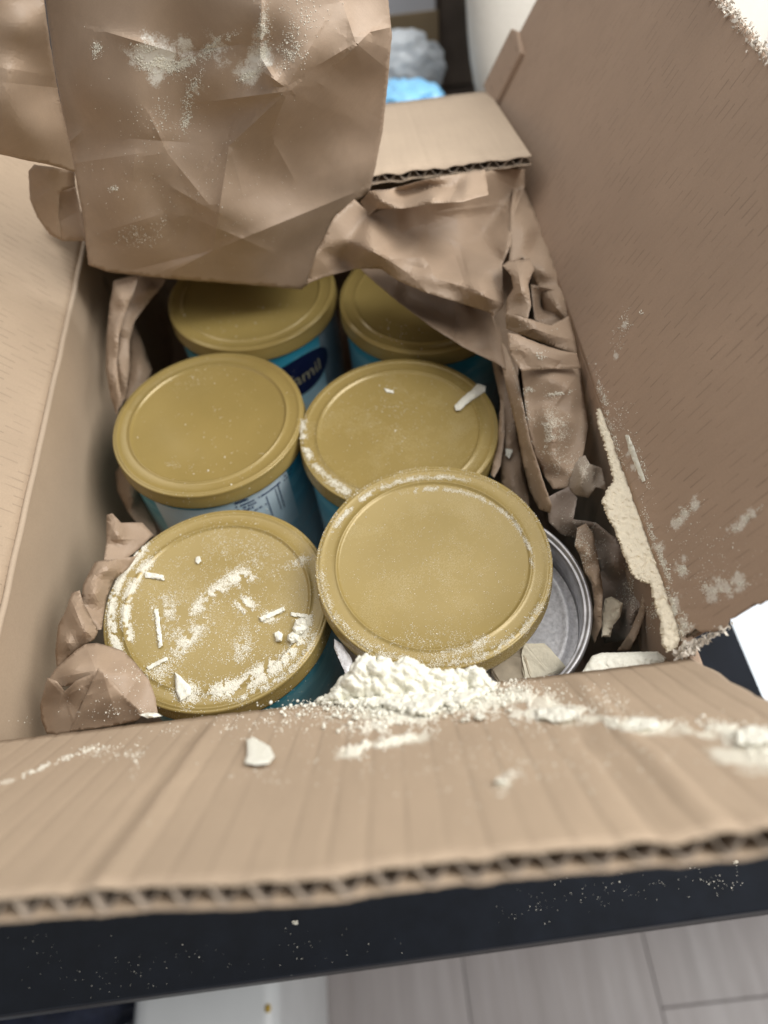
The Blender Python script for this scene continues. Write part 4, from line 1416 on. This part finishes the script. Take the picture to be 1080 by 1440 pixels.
# clear plastic bag with a blue bag under it
def bag(name, c, r, mat, label, cat, seed, sq=(1, 1, 1), crease=.2):
    bm = bmesh.new()
    bmesh.ops.create_icosphere(bm, subdivisions=5, radius=1)
    for v in bm.verts:
        n0 = abs(mnoise.noise((v.co.x * 2.3 + seed, v.co.y * 2.3, v.co.z * 2.3))) + .5 * abs(mnoise.noise((v.co.x * 5 + seed, v.co.y * 5, v.co.z * 5)))
        k = 1 - crease * n0 * 1.6
        v.co = Vector((v.co.x * r[0] * k, v.co.y * r[1] * k, v.co.z * r[2] * k))
    o = bm_obj(name, bm, mat, None, True)
    o.location = c
    tag(o, label, cat)
    return o


t = NT('clear_plastic')
t.set(**{'Base_Color': (.88, .93, .97, 1), 'Roughness': .15, 'Transmission_Weight': .5})
CLEAR = t.m
BLUE = m_plain('blue_plastic', (.22, .50, .76), .3, var=.15, scale=20)
p = P(580, 105, .03)
bag('plastic_bag', PY(560, 100, .99), (.062, .03, .05), CLEAR, 'crinkled clear plastic bag behind the rear flap', 'plastic bag', 2)
bag('blue_bag', PY(567, 142, .90), (.05, .035, .022), BLUE, 'light blue bag just behind the rear flap', 'plastic bag', 5)

# pale cushion at the top right, behind the right flap
t = NT('pale_cushion_fabric')
v = t.coord(); nz = t.noise(v, 500, 3)
t.l(t.ramp(nz, [(.3, (.66, .61, .53)), (.7, (.76, .71, .63))]), t.b.inputs['Base Color']); t.set(Roughness=.85); t.bump(nz, .2)
bm = bmesh.new(); bmesh.ops.create_uvsphere(bm, u_segments=48, v_segments=32, radius=1)
for v_ in bm.verts:
    c_ = v_.co
    c_.x = math.copysign(abs(c_.x) ** .6, c_.x) * .17; c_.z = math.copysign(abs(c_.z) ** .6, c_.z) * .20; c_.y *= .05
cu = bm_obj('chair_back', bm, t.m, None, True)
cu.location = PY(660, 0, .93) + Vector((.165, .0, .02))
cu.rotation_euler = (D2(-25), 0, 0)
tag(cu, 'pale cream padded chair back behind the right flap', 'chair')

# pale furniture right of the desk and pale wall far right
cab = bg_box('white_drawer_unit', .29, .75, .17, .95, -.73, -.20, m_plain('pale_blue_white_lacquer', (.74, .80, .86), .4, var=.03, scale=6), 'pale white furniture top beside the right edge of the desk', 'furniture')
back = bg_box('light_panel', .48, 1.4, 1.15, 1.2, -.73, 1.4, m_plain('pale_panel', (.62, .60, .58), .6, var=.03, scale=5), 'pale grey panel behind the right flap, at the top right corner', 'panel')

# white bin and navy cloth on the floor under the desk front
e = empty('white_bin', (-.218, .105, FLOORZ), 'white rounded bin with a small yellow mark, below the desk front', 'bin')
pf = [(0, 0), (.13, 0), (.138, .006), (.15, .3), (.151, .345), (.147, .353), (.14, .356), (.02, .36), (0, .36)]
BZ = .40
vs = []
W0 = P(425, 1388, -.35); W1 = P(236, 1410, -.35)
xr_ = W0.x - .024; xl_ = -.315
e.location = ((xr_ + xl_) / 2, .02, FLOORZ)
hw = (xr_ - xl_) / 2
bm = box_bm(-hw, hw, -.09, .16, 0, .38, .018)
bm_obj('body', bm, m_plain('white_enamel', (.70, .71, .71), .3, var=.05, scale=12), e, True)
yp = P(377, 1418, -.35)
bm = bmesh.new(); bmesh.ops.create_icosphere(bm, subdivisions=2, radius=.004)
for v_ in bm.verts: v_.co.z *= .3; v_.co.x *= .8
o = bm_obj('yellow_mark', bm, m_plain('yellow_stain', (.50, .33, .05), .5, var=.3, scale=400), e, True)
o.location = Vector((yp.x, yp.y, -.3496)) - e.location
navy = bag('navy_cloth', Vector((-.42, .11, -.42)), (.11, .08, .07), m_plain('navy_fabric', (.012, .016, .035), .8, var=.3, scale=60), 'dark navy cloth bundle in the shadow below the desk front', 'cloth', 9)
pb = bg_box('pale_storage_box', -.66, -.45, -.05, .2, FLOORZ + .001, -.40, m_plain('pale_blue_plastic', (.55, .65, .75), .35, var=.05), 'pale blue storage box at the bottom left corner below the desk', 'storage box')

# ------------------------------------------------------------------ grains of powder, dropped on to whatever lies below each spot
bpy.context.view_layer.update()
DG = bpy.context.evaluated_depsgraph_get()


def drop(px, py):
    d = ray(px, py)
    hit, loc, nor, idx, ob, mx = S.ray_cast(DG, CAM + d * .05, d)
    return (loc, nor, ob) if hit else None


def grains(name, label, specs, seed, mat=DUSTM, cat='powder', only=None, k=1.0):
    """specs: (cx, cy, rx, ry, angle, count, size in mm)"""
    rng = random.Random(seed)
    vs, fs = [], []
    for sp_ in specs:
        cx, cy, rx, ry, an, cnt, sz = sp_[:7]
        cnt = int(cnt * k * 1.35); sz *= .82
        clump = sp_[7] if len(sp_) > 7 else .35
        ca, sa = math.cos(math.radians(an)), math.sin(math.radians(an))
        made = tries = 0
        while made < cnt and tries < cnt * 8:
            tries += 1
            if rx > 0:
                u, v_ = rng.gauss(0, .5) * rx, rng.gauss(0, .5) * ry
            else:
                u, v_ = rng.uniform(rx, -rx), rng.uniform(-ry, ry)
            x, y = cx + u * ca - v_ * sa, cy + u * sa + v_ * ca
            nv_ = mnoise.noise((x * .06, y * .06, seed)) + .6 * mnoise.noise((x * .17, y * .17, seed + 3))
            if nv_ + rng.uniform(-.25, .25) < (clump - .5): continue
            h = drop(x, y)
            if not h: continue
            loc, nor, ob = h
            if only:
                r_ = ob
                while r_.parent: r_ = r_.parent
                if not any(r_.name.startswith(k) for k in only): continue
            if nor.dot(CAM - loc) < 0: nor = -nor
            s = sz * .001 * math.exp(rng.gauss(0, .35)) * .5
            blob(vs, fs, loc + nor * s * .35, s, rng)
            made += 1
    if not vs: return None
    o = mesh_obj(name, vs, fs, mat)
    tag(o, label, cat, kind='stuff')
    return o


def arc(cx, cy, rx, ry, a0, a1, n, cnt, wdt, sz, rot=0.0, cl=.35):
    """specs along an arc of a lid's rim (photo ellipse)"""
    out = []
    for i in range(n):
        a_ = math.radians(a0 + (a1 - a0) * (i + .5) / n)
        x, y = rx * math.cos(a_), ry * math.sin(a_)
        cr_, sr_ = math.cos(math.radians(rot)), math.sin(math.radians(rot))
        X, Y = cx + x * cr_ - y * sr_, cy + x * sr_ + y * cr_
        tx, ty = -rx * math.sin(a_), ry * math.cos(a_)
        tang = math.degrees(math.atan2(ty, tx)) + rot
        seg = math.hypot(tx, ty) * math.radians(abs(a1 - a0) / n)
        out.append((X, Y, seg * .9, wdt, tang, int(cnt / n), sz, cl))
    return out


grains('powder_dusting', 'white powder strewn over the front left gold lid', [
    *arc(304, 858, 148, 127, 168, 238, 8, 2600, 6, .55, -14, .3), *arc(304, 858, 128, 108, 175, 236, 7, 2200, 7, .55, -14, .3),
    *arc(304, 858, 130, 112, 20, 100, 8, 1900, 9, .6, -14, .4), *arc(304, 858, 147, 128, 30, 90, 8, 600, 5, .5, -14, .4),
    (300, 835, 48, 10, -42, 1000, .6), (340, 812, 16, 9, -10, 420, .7), (270, 895, 30, 12, -50, 600, .55), (250, 905, 16, 22, 0, 350, .5), (345, 850, 14, 10, 20, 300, .7), (318, 970, 26, 12, -8, 700, .7),
    (340, 910, 30, 16, -60, 420, .5), (232, 860, 20, 26, 0, 420, .5), (365, 945, 34, 10, -35, 800, .6), (264, 975, 22, 18, 30, 500, .5), (420, 790, 18, 7, -20, 220, .5), (380, 868, 22, 8, -25, 240, .5),
    (305, 858, 150, 130, 0, 1500, .45, .3), (350, 780, 70, 36, 15, 420, .45), (225, 945, 26, 16, -30, 320, .5)], 11, only=('formula_can',), k=1.9)
grains('powder_dusting', 'white powder dusted round the rim of the loose lid', [
    *arc(611, 800, 156, 129, 205, 285, 9, 2200, 4, .38, 0, .4), *arc(611, 800, 137, 112, 255, 355, 10, 1600, 3.5, .38, 0, .45), *arc(611, 800, 158, 131, 100, 180, 9, 700, 6, .45, 0, .4),
    *arc(611, 800, 160, 134, 20, 90, 9, 1200, 6, .38, 0, .45), *arc(611, 798, 165, 138, 0, 360, 18, 1100, 5, .38, 0, .3), (675, 905, 30, 8, -22, 260, .5), (640, 918, 50, 8, -8, 300, .45),
    (612, 800, 150, 125, 0, 1300, .34, .4), (600, 900, 90, 22, 0, 420, .4)], 12, only=('loose_lid',), k=1.3)
grains('powder_dusting', 'white powder on the near left rim of the right middle lid', [
    *arc(562, 606, 136, 98, 118, 190, 8, 1400, 5, .5, 0, .4), (480, 690, 26, 5, 28, 260, .5), (562, 606, 130, 95, 0, 240, .45, .3), (540, 580, 60, 50, 0, 60, .7)], 13, only=('formula_can',), k=1.4)
grains('powder_dusting', 'sparse specks on the clean left middle lid', [(292, 594, 120, 90, 0, 90, .6, .3), (270, 530, 60, 16, -10, 60, .5), (255, 655, 30, 6, 15, 40, .5)], 14, only=('formula_can',))
grains('powder_dusting', 'specks on the shaded rear lids', [(560, 470, 70, 24, 0, 40, .6, .3), (350, 450, 80, 30, 0, 30, .6, .3)], 15, only=('formula_can',))
grains('powder_scatter', 'powder scattered across the front flap around the heap', [
    (620, 985, 100, 12, -3, 2600, .75, .4), (560, 1012, 60, 16, -10, 900, .8, .5), (545, 1045, 55, 6, -14, 520, .9, .5), (500, 1055, 22, 10, -10, 160, .8), (690, 980, 70, 20, 0, 900, .7, .45), (740, 1000, 50, 16, 0, 220, .8, .5),
    (785, 1004, 36, 9, 0, 360, .8, .4), (905, 1020, 44, 8, 4, 300, .8, .45), (1030, 1028, 60, 12, 6, 420, .7, .45), (1068, 1050, 36, 24, 6, 420, .7, .45), (850, 1012, 60, 10, 8, 90, .7, .4), (850, 985, 40, 20, 20, 60, .7), (715, 1095, 30, 16, -40, 60, .7),
    (60, 1080, 70, 3, -21, 130, .6, .45), (95, 1065, 60, 4, -21, 90, .55, .5), (150, 1055, 40, 14, 0, 60, .6), (190, 1068, 10, 20, 10, 26, .7), (400, 1015, 160, 16, -4, 160, .6, .4), (300, 990, 200, 5, -5, 200, .6, .4),
    (700, 1060, 300, 60, 0, 220, .5, .35), (370, 1090, 40, 20, 0, 16, .6), (430, 988, 40, 4, -4, 300, .6, .4)], 16, only=('cardboard_box',), k=1.5)
grains('powder_scatter', 'white powder spots stuck to the right flap', [
    (962, 722, 26, 7, -42, 240, .45, .45), (1045, 733, 26, 5, -40, 160, .45, .45), (960, 798, 8, 8, 0, 60, .45), (960, 800, 10, 8, 0, 120, .45, .4), (1020, 825, 34, 9, -5, 260, .45, .45), (880, 455, 10, 26, 20, 50, .7), (902, 440, 4, 4, 0, 12, .7),
    (865, 480, 12, 40, 15, 40, .5), (870, 590, 30, 30, 30, 60, .6), (850, 560, 6, 40, -20, 160, .6, .45), (925, 855, 16, 30, 20, 120, .6), (1000, 780, 60, 60, 0, 120, .5, .3), (960, 880, 10, 14, 0, 60, .8), (905, 660, 6, 40, -18, 60, .6), (925, 770, 5, 60, -20, 500, .5, .4), (862, 610, 5, 50, -18, 300, .45, .45), (950, 860, 5, 50, -14, 260, .6, .4)], 17, only=('cardboard_box',))
grains('powder_scatter', 'fine white powder on the creased paper strip at right', [
    (780, 600, 26, 30, 10, 900, .45, .5), (770, 620, 14, 30, 0, 300, .4, .5), (795, 655, 20, 18, 0, 260, .4, .45), (760, 500, 10, 6, 0, 30, .8), (745, 548, 10, 4, 0, 60, .6), (785, 553, 22, 3, -8, 120, .6, .5), (735, 560, 5, 30, -14, 120, .5), (826, 662, 12, 14, 0, 130, .5, .4),
    (820, 760, 40, 50, 0, 400, .45, .45), (890, 830, 20, 40, 0, 260, .5, .4), (735, 560, 60, 160, 0, 200, .4, .3)], 18, only=('paper_strip', 'paper_scrap', 'paper_wad'))
grains('powder_scatter', 'bright white powder on the large draped paper sheet', [
    (222, 85, 30, 16, 22, 1300, .5, .45), (262, 88, 30, 8, -20, 500, .45, .45), (305, 62, 22, 6, -30, 420, .45, .45), (370, 55, 8, 38, 0, 620, .45, .45), (352, 105, 18, 6, -25, 340, .45, .45), (136, 70, 7, 10, 10, 120, .5, .45),
    (270, 130, 8, 30, 20, 160, .6), (262, 170, 6, 16, 20, 90, .7), (410, 70, 22, 30, 30, 160, .6), (230, 165, 40, 30, 0, 80, .6), (160, 265, 6, 4, 0, 30, .7), (250, 240, 160, 120, 0, 160, .5, .3), (200, 330, 40, 14, -20, 70, .6), (420, 20, 40, 30, 0, 90, .6)], 19, only=('crumpled_paper_sheet',), k=1.6)
grains('powder_scatter', 'sparse powder on the bunched paper in the front left corner', [(170, 1000, 60, 14, -6, 60, .6, .3), (190, 950, 26, 30, 40, 60, .5, .4), (130, 960, 60, 60, 0, 20, .5, .3)], 20, only=('paper_roll',))
grains('powder_speck', 'tiny white powder specks on the black desk', [
    (860, 1250, 120, 26, -4, 50, .55, .4), (740, 1280, 80, 20, -4, 24, .5), (180, 1370, 150, 34, -6, 60, .55, .4), (400, 1340, 120, 30, -6, 30, .5, .4), (50, 1330, 60, 30, 0, 12, .55), (320, 1400, 90, 3, -6, 30, .5, .3), (419, 1298, 6, 3, 10, 30, 1.2), (1035, 1208, 3, 8, 0, 14, 1.2), (1000, 1240, 50, 20, 0, 30, .8)], 21, only=('desk',))
